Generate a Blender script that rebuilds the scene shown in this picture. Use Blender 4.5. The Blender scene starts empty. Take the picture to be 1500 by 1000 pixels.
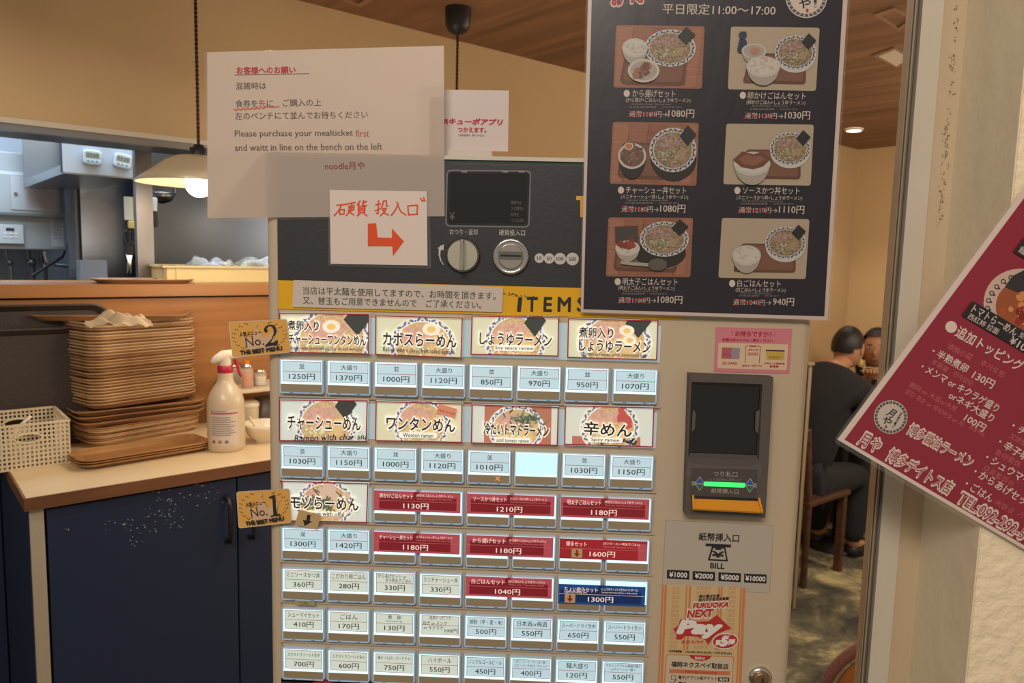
import bpy, bmesh, math, random
from mathutils import Vector, Matrix
random.seed(7)
SC = bpy.context.scene
COL = SC.collection

# ------------------------------------------------------------------ camera
FPX = 1100.0
YAW, PIT, ROLL = -0.030481, 0.1100226, 0.0244625
EYE = 1.62
C = Vector((0.27918, -0.81259, EYE))
_cy, _sy = math.cos(YAW), math.sin(YAW)
CF = Vector((_sy*math.cos(PIT), _cy*math.cos(PIT), -math.sin(PIT)))
_R = Vector((_cy, -_sy, 0)); _U = _R.cross(CF)
CR = _R*math.cos(ROLL) + _U*math.sin(ROLL)
CU = _U*math.cos(ROLL) - _R*math.sin(ROLL)
cam = bpy.data.cameras.new('camera'); cam_ob = bpy.data.objects.new('camera', cam); COL.objects.link(cam_ob)
mw = Matrix((CR, CU, -CF)).transposed().to_4x4(); mw.translation = C
cam_ob.matrix_world = mw
cam.sensor_fit = 'HORIZONTAL'; cam.sensor_width = 36.0; cam.lens = FPX/1500*36.0
cam.clip_start = 0.02
cam.dof.use_dof = True; cam.dof.focus_distance = 0.84; cam.dof.aperture_fstop = 11.0
SC.camera = cam_ob
SC.view_settings.view_transform = 'Standard'; SC.view_settings.look = 'None'
SC.view_settings.gamma = 1.0; SC.view_settings.use_curve_mapping = False
EXPOSURE = 0.0
SC.view_settings.exposure = EXPOSURE

# ------------------------------------------------------------------ world and lamps of the place
wd = bpy.data.worlds.new('world'); SC.world = wd; wd.use_nodes = True
wd.node_tree.nodes['Background'].inputs[0].default_value = (1.0, 0.87, 0.74, 1)
wd.node_tree.nodes['Background'].inputs[1].default_value = 0.30

def area(name, loc, target, sx, sy, watts, col):
    l = bpy.data.lights.new(name, 'AREA'); l.shape = 'RECTANGLE'; l.size = sx; l.size_y = sy
    l.energy = watts; l.color = col
    o = bpy.data.objects.new(name, l); COL.objects.link(o); o.location = loc
    o.rotation_euler = (Vector(target)-Vector(loc)).to_track_quat('-Z', 'Y').to_euler()
    return o
def spot(name, loc, watts, col, ang=110, r=0.05):
    l = bpy.data.lights.new(name, 'SPOT'); l.energy = watts; l.color = col
    l.spot_size = math.radians(ang); l.spot_blend = 0.6; l.shadow_soft_size = r
    o = bpy.data.objects.new(name, l); COL.objects.link(o); o.location = loc
    return o
ANG = math.radians(42.0)
u = Vector((math.cos(ANG), math.sin(ANG), 0)); n = Vector((-math.sin(ANG), math.cos(ANG), 0)); Z = Vector((0, 0, 1))
A0 = Vector((-0.628, 0.465, 0))                # front left corner of the counter
def K(s, t, z): return A0 + u*s + n*t + Z*z    # counter / pass / kitchen coordinates
CZ = 2.30                                      # ceiling over the counter
CZ2 = 2.43                                     # dining ceiling raised, which pushes the far room deeper along the line of sight
area('concourse_ceiling_lamp', (-0.1, -2.2, 3.0), (0.4, 0.0, 1.1), 1.6, 0.5, 40, (1.0, 0.87, 0.74))
area('kitchen_tube_lamp', K(0.30, .70, 2.46), K(0.30, .95, 1.6), 1.4, 0.12, 13, (0.66, 0.83, 1.0))
area('kitchen_rear_tube_lamp', K(0.30, 1.25, 2.46), K(0.30, 1.45, 0), 1.4, 0.2, 15, (0.66, 0.83, 1.0))
DOWNLIGHTS = []                                # filled with the fittings further down

# ------------------------------------------------------------------ pixel -> place helpers (rays met with real planes)
def ray(x, y): return CF + CR*((x-750)/FPX) + CU*((500-y)/FPX)
def onP(x, y, P, nn):
    d = ray(x, y); return C + d*((P-C).dot(nn)/d.dot(nn))
def onY(x, y, Y=0.0): return onP(x, y, Vector((0, Y, 0)), Vector((0, 1, 0)))
def onZ(x, y, z): return onP(x, y, Vector((0, 0, z)), Z)
def atD(x, y, D): return C + ray(x, y)*D
def onT(x, y, t): return onP(x, y, K(0, t, 0), n)

# ------------------------------------------------------------------ materials
def lin(c):
    c = c/255.0
    return c/12.92 if c <= 0.04045 else ((c+0.055)/1.055)**2.4
def L(rgb): return (lin(rgb[0]), lin(rgb[1]), lin(rgb[2]), 1.0)
_M = {}
def M(rgb, rough=0.5, metal=0.0, emit=0.0, coat=0.0, bump=None, noise=None, trans=0.0, alpha=1.0, key=''):
    k = (rgb, rough, metal, emit, coat, bump, noise, trans, alpha, key)
    if k in _M: return _M[k]
    m = bpy.data.materials.new('mat_%d' % len(_M)); m.use_nodes = True
    nt = m.node_tree; b = nt.nodes['Principled BSDF']; I = b.inputs
    I['Base Color'].default_value = L(rgb); I['Roughness'].default_value = rough; I['Metallic'].default_value = metal
    if coat: I['Coat Weight'].default_value = coat; I['Coat Roughness'].default_value = 0.12
    if alpha < 1: I['Alpha'].default_value = alpha
    if trans: I['Transmission Weight'].default_value = trans
    tc = None
    if bump or noise: tc = nt.nodes.new('ShaderNodeTexCoord')
    if noise:
        sc, rgb2, st = noise
        nz = nt.nodes.new('ShaderNodeTexNoise'); nz.inputs['Detail'].default_value = 5
        mp = nt.nodes.new('ShaderNodeMapping'); mp.inputs['Scale'].default_value = sc if isinstance(sc, tuple) else (sc,)*3
        nt.links.new(tc.outputs['Object'], mp.inputs[0]); nt.links.new(mp.outputs[0], nz.inputs['Vector']); nz.inputs['Scale'].default_value = 1
        rp = nt.nodes.new('ShaderNodeValToRGB'); rp.color_ramp.elements[0].position = 0.5-st; rp.color_ramp.elements[1].position = 0.5+st
        rp.color_ramp.elements[0].color = L(rgb); rp.color_ramp.elements[1].color = L(rgb2)
        nt.links.new(nz.outputs[0], rp.inputs[0]); nt.links.new(rp.outputs[0], I['Base Color'])
        if emit: nt.links.new(rp.outputs[0], I['Emission Color'])
    if emit:
        if not noise: I['Emission Color'].default_value = L(rgb)
        I['Emission Strength'].default_value = emit/(2**EXPOSURE)
    if bump:
        sc, st = bump
        nz = nt.nodes.new('ShaderNodeTexNoise'); nz.inputs['Scale'].default_value = 1; nz.inputs['Detail'].default_value = 4
        mp = nt.nodes.new('ShaderNodeMapping'); mp.inputs['Scale'].default_value = sc if isinstance(sc, tuple) else (sc,)*3
        nt.links.new(tc.outputs['Object'], mp.inputs[0]); nt.links.new(mp.outputs[0], nz.inputs['Vector'])
        bp = nt.nodes.new('ShaderNodeBump'); bp.inputs['Strength'].default_value = st; bp.inputs['Distance'].default_value = 0.004
        nt.links.new(nz.outputs[0], bp.inputs['Height']); nt.links.new(bp.outputs[0], I['Normal'])
        if coat: nt.links.new(bp.outputs[0], I['Coat Normal'])
    _M[k] = m; return m
def wood(c1, c2, ang=0.0, stretch=(1.2, 30, 30), rough=0.5, planks=0.0, coat=0.0):
    k = ('wood', c1, c2, ang, stretch, rough, planks, coat)
    if k in _M: return _M[k]
    m = bpy.data.materials.new('wood_%d' % len(_M)); m.use_nodes = True
    nt = m.node_tree; b = nt.nodes['Principled BSDF']
    tc = nt.nodes.new('ShaderNodeTexCoord'); mp0 = nt.nodes.new('ShaderNodeMapping'); mp0.inputs['Rotation'].default_value = (0, 0, -ang)
    mp = nt.nodes.new('ShaderNodeMapping'); mp.inputs['Scale'].default_value = stretch
    nz = nt.nodes.new('ShaderNodeTexNoise'); nz.inputs['Scale'].default_value = 1; nz.inputs['Detail'].default_value = 6; nz.inputs['Distortion'].default_value = 0.6
    rp = nt.nodes.new('ShaderNodeValToRGB'); rp.color_ramp.elements[0].position = .3; rp.color_ramp.elements[1].position = .7
    rp.color_ramp.elements[0].color = L(c1); rp.color_ramp.elements[1].color = L(c2)
    nt.links.new(tc.outputs['Object'], mp0.inputs[0]); nt.links.new(mp0.outputs[0], mp.inputs[0]); nt.links.new(mp.outputs[0], nz.inputs['Vector'])
    nt.links.new(nz.outputs[0], rp.inputs[0]); out = rp.outputs[0]
    if planks:
        sx = nt.nodes.new('ShaderNodeSeparateXYZ'); nt.links.new(mp0.outputs[0], sx.inputs[0])
        dv = nt.nodes.new('ShaderNodeMath'); dv.operation = 'DIVIDE'; dv.inputs[1].default_value = planks; nt.links.new(sx.outputs['Y'], dv.inputs[0])
        fl = nt.nodes.new('ShaderNodeMath'); fl.operation = 'FLOOR'; nt.links.new(dv.outputs[0], fl.inputs[0])
        wn = nt.nodes.new('ShaderNodeTexWhiteNoise'); wn.noise_dimensions = '1D'; nt.links.new(fl.outputs[0], wn.inputs['W'])
        mr = nt.nodes.new('ShaderNodeMapRange'); mr.inputs['To Min'].default_value = .82; mr.inputs['To Max'].default_value = 1.08; nt.links.new(wn.outputs['Value'], mr.inputs['Value'])
        mx = nt.nodes.new('ShaderNodeMix'); mx.data_type = 'RGBA'; mx.blend_type = 'MULTIPLY'; mx.inputs['Factor'].default_value = 1
        nt.links.new(out, mx.inputs['A']); nt.links.new(mr.outputs[0], mx.inputs['B']); out = mx.outputs['Result']
    nt.links.new(out, b.inputs['Base Color']); b.inputs['Roughness'].default_value = rough
    if coat: b.inputs['Coat Weight'].default_value = coat; b.inputs['Coat Roughness'].default_value = .15
    _M[k] = m; return m
def paper(rgb, tl=0.35):
    k = ('paper', rgb, tl)
    if k in _M: return _M[k]
    m = bpy.data.materials.new('translucent_paper'); m.use_nodes = True; nt = m.node_tree
    b = nt.nodes['Principled BSDF']; b.inputs['Base Color'].default_value = L(rgb); b.inputs['Roughness'].default_value = .4
    b.inputs['Coat Weight'].default_value = .35; b.inputs['Coat Roughness'].default_value = .1
    t = nt.nodes.new('ShaderNodeBsdfTranslucent'); t.inputs[0].default_value = L(rgb)
    mx = nt.nodes.new('ShaderNodeMixShader'); mx.inputs[0].default_value = tl
    nt.links.new(b.outputs[0], mx.inputs[1]); nt.links.new(t.outputs[0], mx.inputs[2]); nt.links.new(mx.outputs[0], nt.nodes['Material Output'].inputs[0])
    tc = nt.nodes.new('ShaderNodeTexCoord'); nz = nt.nodes.new('ShaderNodeTexNoise'); nz.inputs['Scale'].default_value = 14; nz.inputs['Detail'].default_value = 3
    nt.links.new(tc.outputs['Object'], nz.inputs['Vector'])
    bp = nt.nodes.new('ShaderNodeBump'); bp.inputs['Strength'].default_value = .25; bp.inputs['Distance'].default_value = .006
    nt.links.new(nz.outputs[0], bp.inputs['Height']); nt.links.new(bp.outputs[0], b.inputs['Coat Normal'])
    _M[k] = m; return m
def film_mat():
    if 'film' in _M: return _M['film']
    m = bpy.data.materials.new('clear_laminate'); m.use_nodes = True; nt = m.node_tree
    b = nt.nodes['Principled BSDF']; b.inputs['Base Color'].default_value = (.75, .72, .68, 1); b.inputs['Roughness'].default_value = .12; b.inputs['Specular IOR Level'].default_value = .8
    tc = nt.nodes.new('ShaderNodeTexCoord'); nz = nt.nodes.new('ShaderNodeTexNoise'); nz.inputs['Scale'].default_value = 26; nz.inputs['Detail'].default_value = 6; nz.inputs['Distortion'].default_value = .8
    n2 = nt.nodes.new('ShaderNodeTexNoise'); n2.inputs['Scale'].default_value = 5; rp = nt.nodes.new('ShaderNodeValToRGB'); rp.color_ramp.elements[0].position = .54; rp.color_ramp.elements[1].position = .70
    nt.links.new(tc.outputs['Object'], nz.inputs['Vector']); nt.links.new(tc.outputs['Object'], n2.inputs['Vector']); nt.links.new(n2.outputs[0], rp.inputs[0])
    mu = nt.nodes.new('ShaderNodeMath'); mu.operation = 'MULTIPLY'; nt.links.new(nz.outputs[0], mu.inputs[0]); nt.links.new(rp.outputs[0], mu.inputs[1])
    bp = nt.nodes.new('ShaderNodeBump'); bp.inputs['Strength'].default_value = 1.0; bp.inputs['Distance'].default_value = .02; nt.links.new(mu.outputs[0], bp.inputs['Height']); nt.links.new(bp.outputs[0], b.inputs['Normal'])
    t = nt.nodes.new('ShaderNodeBsdfTransparent'); mx = nt.nodes.new('ShaderNodeMixShader'); mx.inputs[0].default_value = .07
    nt.links.new(t.outputs[0], mx.inputs[1]); nt.links.new(b.outputs[0], mx.inputs[2])
    g = nt.nodes.new('ShaderNodeBsdfGlossy'); g.inputs['Roughness'].default_value = .10; nt.links.new(bp.outputs[0], g.inputs['Normal'])
    m2 = nt.nodes.new('ShaderNodeMixShader'); m2.inputs[0].default_value = .05; nt.links.new(mx.outputs[0], m2.inputs[1]); nt.links.new(g.outputs[0], m2.inputs[2]); nt.links.new(m2.outputs[0], nt.nodes['Material Output'].inputs[0])
    _M['film'] = m; return m
def glass_mat(rgb, f=.35, rough=.08):
    k = ('glass', rgb, f, rough)
    if k in _M: return _M[k]
    m = bpy.data.materials.new('clear_plastic'); m.use_nodes = True; nt = m.node_tree
    b = nt.nodes['Principled BSDF']; b.inputs['Base Color'].default_value = L(rgb); b.inputs['Roughness'].default_value = rough
    t = nt.nodes.new('ShaderNodeBsdfTransparent'); mx = nt.nodes.new('ShaderNodeMixShader'); mx.inputs[0].default_value = f
    nt.links.new(t.outputs[0], mx.inputs[1]); nt.links.new(b.outputs[0], mx.inputs[2]); nt.links.new(mx.outputs[0], nt.nodes['Material Output'].inputs[0])
    _M[k] = m; return m

# ------------------------------------------------------------------ mesh builder
ORG = {}
class MB:
    def __init__(s): s.v = []; s.f = []; s.mi = []; s.ms = []; s.sm = []
    def m(s, mat):
        if mat not in s.ms: s.ms.append(mat)
        return s.ms.index(mat)
    def add(s, vs, fs, mat, smooth=False):
        o = len(s.v); s.v += [Vector(x) for x in vs]; i = s.m(mat)
        for f in fs: s.f.append([o+k for k in f]); s.mi.append(i); s.sm.append(smooth)
    def poly(s, pts, mat): s.add(pts, [list(range(len(pts)))], mat)
    def box(s, c, size, mat, ax=None, bev=0.0):
        ax = ax or (Vector((1, 0, 0)), Vector((0, 1, 0)), Z)
        c = Vector(c); h = [k/2 for k in size]
        if bev <= 0:
            vs = [c + ax[0]*h[0]*i + ax[1]*h[1]*j + ax[2]*h[2]*k for i in (-1, 1) for j in (-1, 1) for k in (-1, 1)]
            s.add(vs, [(0, 1, 3, 2), (4, 6, 7, 5), (0, 4, 5, 1), (2, 3, 7, 6), (0, 2, 6, 4), (1, 5, 7, 3)], mat)
        else:
            bm = bmesh.new(); bmesh.ops.create_cube(bm, size=1)
            for v in bm.verts: v.co = Vector((v.co.x*size[0], v.co.y*size[1], v.co.z*size[2]))
            bmesh.ops.bevel(bm, geom=list(bm.edges), offset=min(bev, min(size)*.49), segments=2, profile=.5, affect='EDGES')
            bm.verts.index_update()
            s.add([c + ax[0]*v.co.x + ax[1]*v.co.y + ax[2]*v.co.z for v in bm.verts], [[v.index for v in f.verts] for f in bm.faces], mat, False)
            bm.free()
    def prism(s, pts, off, mat, mat2=None):
        k = len(pts); off = Vector(off); a = [Vector(p) for p in pts]; b = [p+off for p in a]
        s.add(a+b, [list(range(k))[::-1], list(range(k, 2*k))], mat)
        s.add(a+b, [(i, (i+1) % k, k+(i+1) % k, k+i) for i in range(k)], mat2 or mat)
    def loft(s, rings, mat, caps=True, smooth=True):
        k = len(rings[0]); vs = [p for r in rings for p in r]
        fs = [(j*k+i, j*k+(i+1) % k, (j+1)*k+(i+1) % k, (j+1)*k+i) for j in range(len(rings)-1) for i in range(k)]
        s.add(vs, fs, mat, smooth)
        if caps: s.add(rings[0], [list(range(k))[::-1]], mat); s.add(rings[-1], [list(range(k))], mat)
    def lathe(s, prof, c, mat, N=28, ax=None, smooth=True, caps=True):
        ax = ax or (Vector((1, 0, 0)), Vector((0, 1, 0)), Z); c = Vector(c)
        rings = [[c + ax[0]*(r*math.cos(2*math.pi*i/N)) + ax[1]*(r*math.sin(2*math.pi*i/N)) + ax[2]*h for i in range(N)] for r, h in prof]
        s.loft(rings, mat, caps, smooth)
    def tube(s, path, r, mat, N=8, caps=True):
        P = [Vector(p) for p in path]; rings = []
        for i, p in enumerate(P):
            d = (P[min(i+1, len(P)-1)]-P[max(i-1, 0)]).normalized()
            a = d.cross(Z) if abs(d.z) < .95 else d.cross(Vector((1, 0, 0)))
            a.normalize(); b = d.cross(a); rr = r[i] if isinstance(r, (list, tuple)) else r
            rings.append([p + a*(rr*math.cos(2*math.pi*k/N)) + b*(rr*math.sin(2*math.pi*k/N)) for k in range(N)])
        s.loft(rings, mat, caps)
    def sphere(s, c, r, mat, N=16, sc=(1, 1, 1), ax=None):
        ax = ax or (Vector((1, 0, 0)), Vector((0, 1, 0)), Z); H = N//2
        rings = [[Vector(c) + ax[0]*(r*sc[0]*math.sin(math.pi*j/H)*math.cos(2*math.pi*i/N)) + ax[1]*(r*sc[1]*math.sin(math.pi*j/H)*math.sin(2*math.pi*i/N)) - ax[2]*(r*sc[2]*math.cos(math.pi*j/H)) for i in range(N)] for j in range(1, H)]
        s.loft(rings, mat, True)
    def build(s, name, parent=None, origin=None, fix=True):
        me = bpy.data.meshes.new(name); ob = bpy.data.objects.new(name, me); COL.objects.link(ob)
        if parent is not None: O = ORG[parent.name]; ob.parent = parent
        else:
            if origin is None:
                xs = [v.x for v in s.v]; ys = [v.y for v in s.v]
                origin = Vector(((min(xs)+max(xs))/2, (min(ys)+max(ys))/2, min(v.z for v in s.v)))
            O = Vector(origin); ob.location = O
        ORG[ob.name] = O.copy()
        me.from_pydata([v-O for v in s.v], [], s.f)
        for m in s.ms: me.materials.append(m)
        me.polygons.foreach_set('material_index', s.mi); me.polygons.foreach_set('use_smooth', s.sm)
        if fix and any(s.sm):
            bm = bmesh.new(); bm.from_mesh(me); bmesh.ops.recalc_face_normals(bm, faces=[f for f in bm.faces]); bm.to_mesh(me); bm.free()
        me.update(); return ob
def tag(o, label=None, cat=None, group=None, kind=None):
    if label: o['label'] = label
    if cat: o['category'] = cat
    if group: o['group'] = group
    if kind: o['kind'] = kind
    return o
def thing(name, loc, label, cat, group=None):
    o = bpy.data.objects.new(name, None); COL.objects.link(o); o.location = loc; o.empty_display_size = .05
    ORG[o.name] = Vector(loc); return tag(o, label, cat, group)
def kids(o): return [c for c in bpy.data.objects if c.parent == o]
def dup(root, loc, rz=0.0, label=None):
    r = root.copy(); COL.objects.link(r); r.location = loc; r.rotation_euler = (0, 0, rz)
    if label: r['label'] = label
    for ch in kids(root):
        c = ch.copy(); COL.objects.link(c); c.parent = r
        for g in kids(ch):
            d = g.copy(); COL.objects.link(d); d.parent = c
    return r

# ------------------------------------------------------------------ writing
_G = {}
def glyphs(s, bold=0.0, shear=0.0):
    k = (s, bold, shear)
    if k not in _G:
        c = bpy.data.curves.new('writing', 'FONT'); c.body = s; c.resolution_u = 2; c.offset = bold; c.shear = shear
        o = bpy.data.objects.new('writing', c); COL.objects.link(o)
        dg = bpy.context.evaluated_depsgraph_get(); dg.update()
        me = bpy.data.meshes.new_from_object(o.evaluated_get(dg))
        vs = [(v.co.x, v.co.y) for v in me.vertices]; fs = [list(p.vertices) for p in me.polygons]
        bpy.data.objects.remove(o); bpy.data.curves.remove(c); bpy.data.meshes.remove(me)
        xs = [v[0] for v in vs]; ys = [v[1] for v in vs]
        _G[k] = (vs, fs, (min(xs), max(xs), min(ys), max(ys)))
    return _G[k]
STEP = 0.00013
def strokes(b):                   # thicker strokes: the same letters laid a few times around their place
    if b <= .004: return [(0, 0)]
    if b < .012: return [(-b, 0), (b, 0)]
    k = 4 if b < .05 else 10
    return [(b*math.cos(2*math.pi*i/k+.4), b*math.sin(2*math.pi*i/k+.4)) for i in range(k)]+([(0, 0)] if b > .05 else [])
class Sheet:                      # a flat face in the place; points on it are given as photo pixels seen on that face
    def __init__(s, mb, P, nn): s.mb = mb; s.P = Vector(P); s.n = Vector(nn).normalized(); s.j = 0.0
    def nxt(s): s.j = (s.j+.0137) % .85    # neighbouring prints never share a plane
    def pt(s, x, y, l=0): return onP(x, y, s.P, s.n) + s.n*(STEP*(l+s.j))
    def poly(s, px, mat, l=1): s.nxt(); s.mb.poly([s.pt(x, y, l) for x, y in px], mat)
    def rect(s, x0, y0, x1, y1, mat, l=1): s.poly([(x0, y0), (x0, y1), (x1, y1), (x1, y0)], mat, l)
    def ell(s, cx, cy, rx, ry, mat, l=1, rot=0.0, N=24, a0=0, a1=2*math.pi):
        pts = []
        for i in range(N):
            a = a0+(a1-a0)*i/(N if a1-a0 > 6.2 else N-1); x, y = rx*math.cos(a), ry*math.sin(a)
            pts.append((cx+x*math.cos(rot)-y*math.sin(rot), cy+x*math.sin(rot)+y*math.cos(rot)))
        s.poly(pts, mat, l)
    def ring(s, cx, cy, r0, r1, mat, l=1, N=32, sy=1.0):
        s.nxt()
        o = [s.pt(cx+r1*math.cos(2*math.pi*i/N), cy+r1*sy*math.sin(2*math.pi*i/N), l) for i in range(N)]
        q = [s.pt(cx+r0*math.cos(2*math.pi*i/N), cy+r0*sy*math.sin(2*math.pi*i/N), l) for i in range(N)]
        s.mb.add(o+q, [(i, (i+1) % N, N+(i+1) % N, N+i) for i in range(N)], mat)
    def line(s, px, w, mat, l=1):
        for (x0, y0), (x1, y1) in zip(px, px[1:]):
            dx, dy = x1-x0, y1-y0; k = math.hypot(dx, dy) or 1; ox, oy = -dy/k*w/2, dx/k*w/2
            ex, ey = dx/k*w*.2, dy/k*w*.2
            s.poly([(x0+ox-ex, y0+oy-ey), (x1+ox+ex, y1+oy+ey), (x1-ox+ex, y1-oy+ey), (x0-ox-ex, y0-oy-ey)], mat, l)
    def frame(s, q, w, mat, l=1):   # outline of a quad given by its corners tl,tr,br,bl
        cx = sum(p[0] for p in q)/4; cy = sum(p[1] for p in q)/4
        inn = []
        for x, y in q:
            dx, dy = (cx-x), (cy-y); inn.append((x+math.copysign(w, dx), y+math.copysign(w, dy)))
        for i in range(4):
            j = (i+1) % 4; s.poly([q[i], q[j], inn[j], inn[i]], mat, l)
    def rquad(s, q, r, mat, l=1, N=4):   # quad with rounded corners, r in pixels
        s.poly(rq(q, r, N), mat, l)
    def text(s, t, x0, y0, x1, y1, mat, h=None, bold=0.0, l=2, shear=0.0):   # centre line from (x0,y0) to (x1,y1), h = ink height in pixels
        vs, fs, (ax, bx, ay, by) = glyphs(t, 0.0, shear)
        p0, p1 = s.pt(x0, y0, l-s.j), s.pt(x1, y1, l-s.j); d = p1-p0; W = d.length; d = d/W
        up = s.n.cross(d); up.normalize()
        sc = W/(bx-ax); hp = math.hypot(x1-x0, y1-y0)
        sv = sc if h is None else (W/hp*h)/(by-ay); my = (ay+by)/2
        for dx, dy in strokes(bold):
            s.nxt(); q = s.n*(STEP*s.j); s.mb.add([p0 + q + d*((x-ax+dx)*sc) + up*((y-my+dy)*sv) for x, y in vs], fs, mat)
def rq(q, r, N=4):
    out = []
    for i in range(4):
        p = Vector(q[i]); a = (Vector(q[i-1])-p).normalized()*r; b = (Vector(q[(i+1) % 4])-p).normalized()*r
        for k in range(N+1):
            t = k/N; out.append(tuple(p + a*(1-t)**2 + b*t**2))
    return out
FRONT = Vector((0, -1, 0))
def ysheet(mb, Y): return Sheet(mb, (0, Y, 0), FRONT)

INK = M((38, 36, 38), .5); INKG = M((70, 70, 72), .5); WHT = M((232, 226, 220), .4); RED = M((176, 28, 44), .45); DRED = M((140, 40, 52), .45)
ORANGE = M((222, 74, 22), .6)

# ------------------------------------------------------------------ the setting
def struct(name, mb):
    o = mb.build(name); o['kind'] = 'structure'; return o
CREAM = M((212, 182, 138), .85, noise=(3.0, (204, 173, 129), .3)); CREAMB = M((226, 198, 152), .85)
TB = .45                        # front face of the pass wall, measured from the counter front
CORN = onZ(1258, 219, CZ2); sC = (CORN-A0).dot(u); TB2 = (CORN-A0).dot(n)      # far corner of the dining room
XS = .80                        # added ceiling step and wall jog, hidden behind the poster from the camera
sJ = (XS-A0.x-n.x*TB)/u.x
WT = .14
mb = MB(); ax3 = (u, n, Z)
s0, s1 = -1.2, sJ
def wbox(mb, sa, sb, ta, tb, za, zb, mat): mb.box(K((sa+sb)/2, (ta+tb)/2, (za+zb)/2), (sb-sa, tb-ta, zb-za), mat, ax3)
SO = 1.62                       # right-hand end of the pass opening
wbox(mb, s0, s1, TB, TB+WT, 1.90, CZ, CREAM)
wbox(mb, SO, s1, TB, TB+WT, 0, 1.90, CREAM)
struct('wall_pass', mb)
mb = MB(); OAK = wood((142, 90, 42), (168, 114, 60), ANG, (1.4, 1.0, 34), .45)
wbox(mb, s0, SO, TB, TB+WT, 0, 1.50, OAK); struct('wall_pass_lower', mb)
mb = MB(); wbox(mb, s0, SO, TB-.012, TB+WT+.12, 1.505, 1.535, wood((146, 94, 48), (172, 120, 70), ANG, (1.0, 20, 20), .4)); struct('trim_1', mb)
mb = MB(); ST = M((168, 172, 178), .32, 1.0, bump=((2, 2, 60), .05)); STD = M((120, 124, 130), .38, 1.0)
HB = onT(0, 200.5, TB+WT).z
wbox(mb, s0, SO, TB+.004, TB+.03, HB, 1.888, ST); wbox(mb, s0, SO, TB+.03, TB+WT, HB, 1.90, STD)
wbox(mb, s0, SO, TB-.004, TB+.03, 1.888, 1.90, M((216, 206, 188), .5)); struct('trim_2', mb)
mb = MB(); wbox(mb, sJ, sC+.12, TB2, TB2+.12, 0, CZ2, CREAM); wbox(mb, sJ-.12, sJ, TB+WT, TB2+.12, 0, CZ2, CREAM); struct('wall_far', mb)
# back wall, at right angles to the pass wall
mb = MB(); mb.box(K(sC+.06, TB2-2.2, CZ2/2), (.12, 4.4, CZ2), CREAMB, ax3); struct('wall_back', mb)
# ceiling
mb = MB(); CEW = wood((114, 80, 56), (152, 112, 82), ANG+math.pi/2, (1.0, 18, 1), .6, planks=.10)
a, b = s0-.3, sC+.1
mb.prism([K(a, TB+.1, CZ), K((XS-A0.x-n.x*(TB+.1))/u.x, TB+.1, CZ), Vector((XS, .04, CZ)), Vector((-1.2, .04, CZ))][::-1], (0, 0, .20), CEW); struct('ceiling', mb)
mb = MB(); mb.prism([K((XS-A0.x-n.x*(TB2+.1))/u.x, TB2+.1, CZ2), K(b, TB2+.1, CZ2), K(b, -4.2, CZ2), Vector((2.4, .04, CZ2)), Vector((XS, .04, CZ2))][::-1], (0, 0, .06), CEW); struct('ceiling_dining', mb)
# ceiling hatches and fittings
def ceil_frame(px, label, fill=None, w=.02, cz=CZ2, nm='ceiling_hatch', cat='ceiling hatch'):
    P = [onZ(x, y, cz-.005) for x, y in px]; mb = MB(); c = sum(P, Vector())/4
    if fill: mb.prism([p+Z*.001 for p in P], (0, 0, .003), fill)
    for i in range(4):
        p, q = P[i], P[(i+1) % 4]; mb.prism([p, q, q+(c-q).normalized()*w*1.4, p+(c-p).normalized()*w*1.4], (0, 0, .004), M((150, 116, 86), .5))
    return tag(mb.build(nm), label, cat)
ceil_frame([(478, -8), (527, 11), (560, -6), (505, -22)], 'narrow metal edged ceiling hatch left of the black ceiling rose', cz=CZ)
ceil_frame([(1279, 22), (1316, 45), (1345, 30), (1310, 12)], 'square hatch frame in the wooden ceiling right of the dark poster')
ceil_frame([(1277, 82), (1314, 100), (1345, 86), (1310, 70)], 'pale square panel fitted flush in the wooden ceiling beside the door post', M((214, 200, 180), .6), nm='ceiling_panel', cat='ceiling panel')
dl = onZ(1251, 189, CZ2)
def downlight(P, label, watts):
    t = thing('ceiling_downlight', P - Z*.012, label, 'ceiling light', None)
    mb = MB(); mb.lathe([(.040, 0), (.052, .003), (.054, .011)], P-Z*.012, M((225, 215, 200), .5), 24, caps=False); mb.build('trim_ring', t)
    mb = MB(); mb.lathe([(.0401, .0), (.036, .004)], P-Z*.010, M((255, 240, 210), .5, emit=14.0), 24); mb.build('lens', t)
    spot('downlight_lamp', P-Z*.03, watts, (1.0, .86, .70))
downlight(dl, 'small lit round downlight in the wooden ceiling near the far wall', 16)
for s_, t_, w_ in ((2.6, -.9, 48), (.9, -.55, 18)):
    spot('dining_room_lamp', K(s_, t_, CZ2-.03 if s_ > 2 else CZ-.03), w_, (1.0, .86, .70), 140)
def fill_light(loc, w):  # added fill without any fitting, brightens the ceiling and walls
    l = bpy.data.lights.new('dining_fill_light', 'POINT'); l.energy = w; l.color = (1.0, .86, .70); l.shadow_soft_size = .16
    o = bpy.data.objects.new('dining_fill_light', l); COL.objects.link(o); o.location = loc
downlight(Vector((1.75, 1.9, CZ2)), 'small round downlight added out of view to brighten the dining room carpet', 34)  # extra unseen downlight, put in to light the dark carpet
fill_light(K(1.9, -.75, 1.75), 9); fill_light(K(3.7, -.9, 1.95), 34); fill_light(K(3.9, -2.0, 1.8), 22); fill_light(K(.55, -.05, 1.62), 4)
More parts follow.
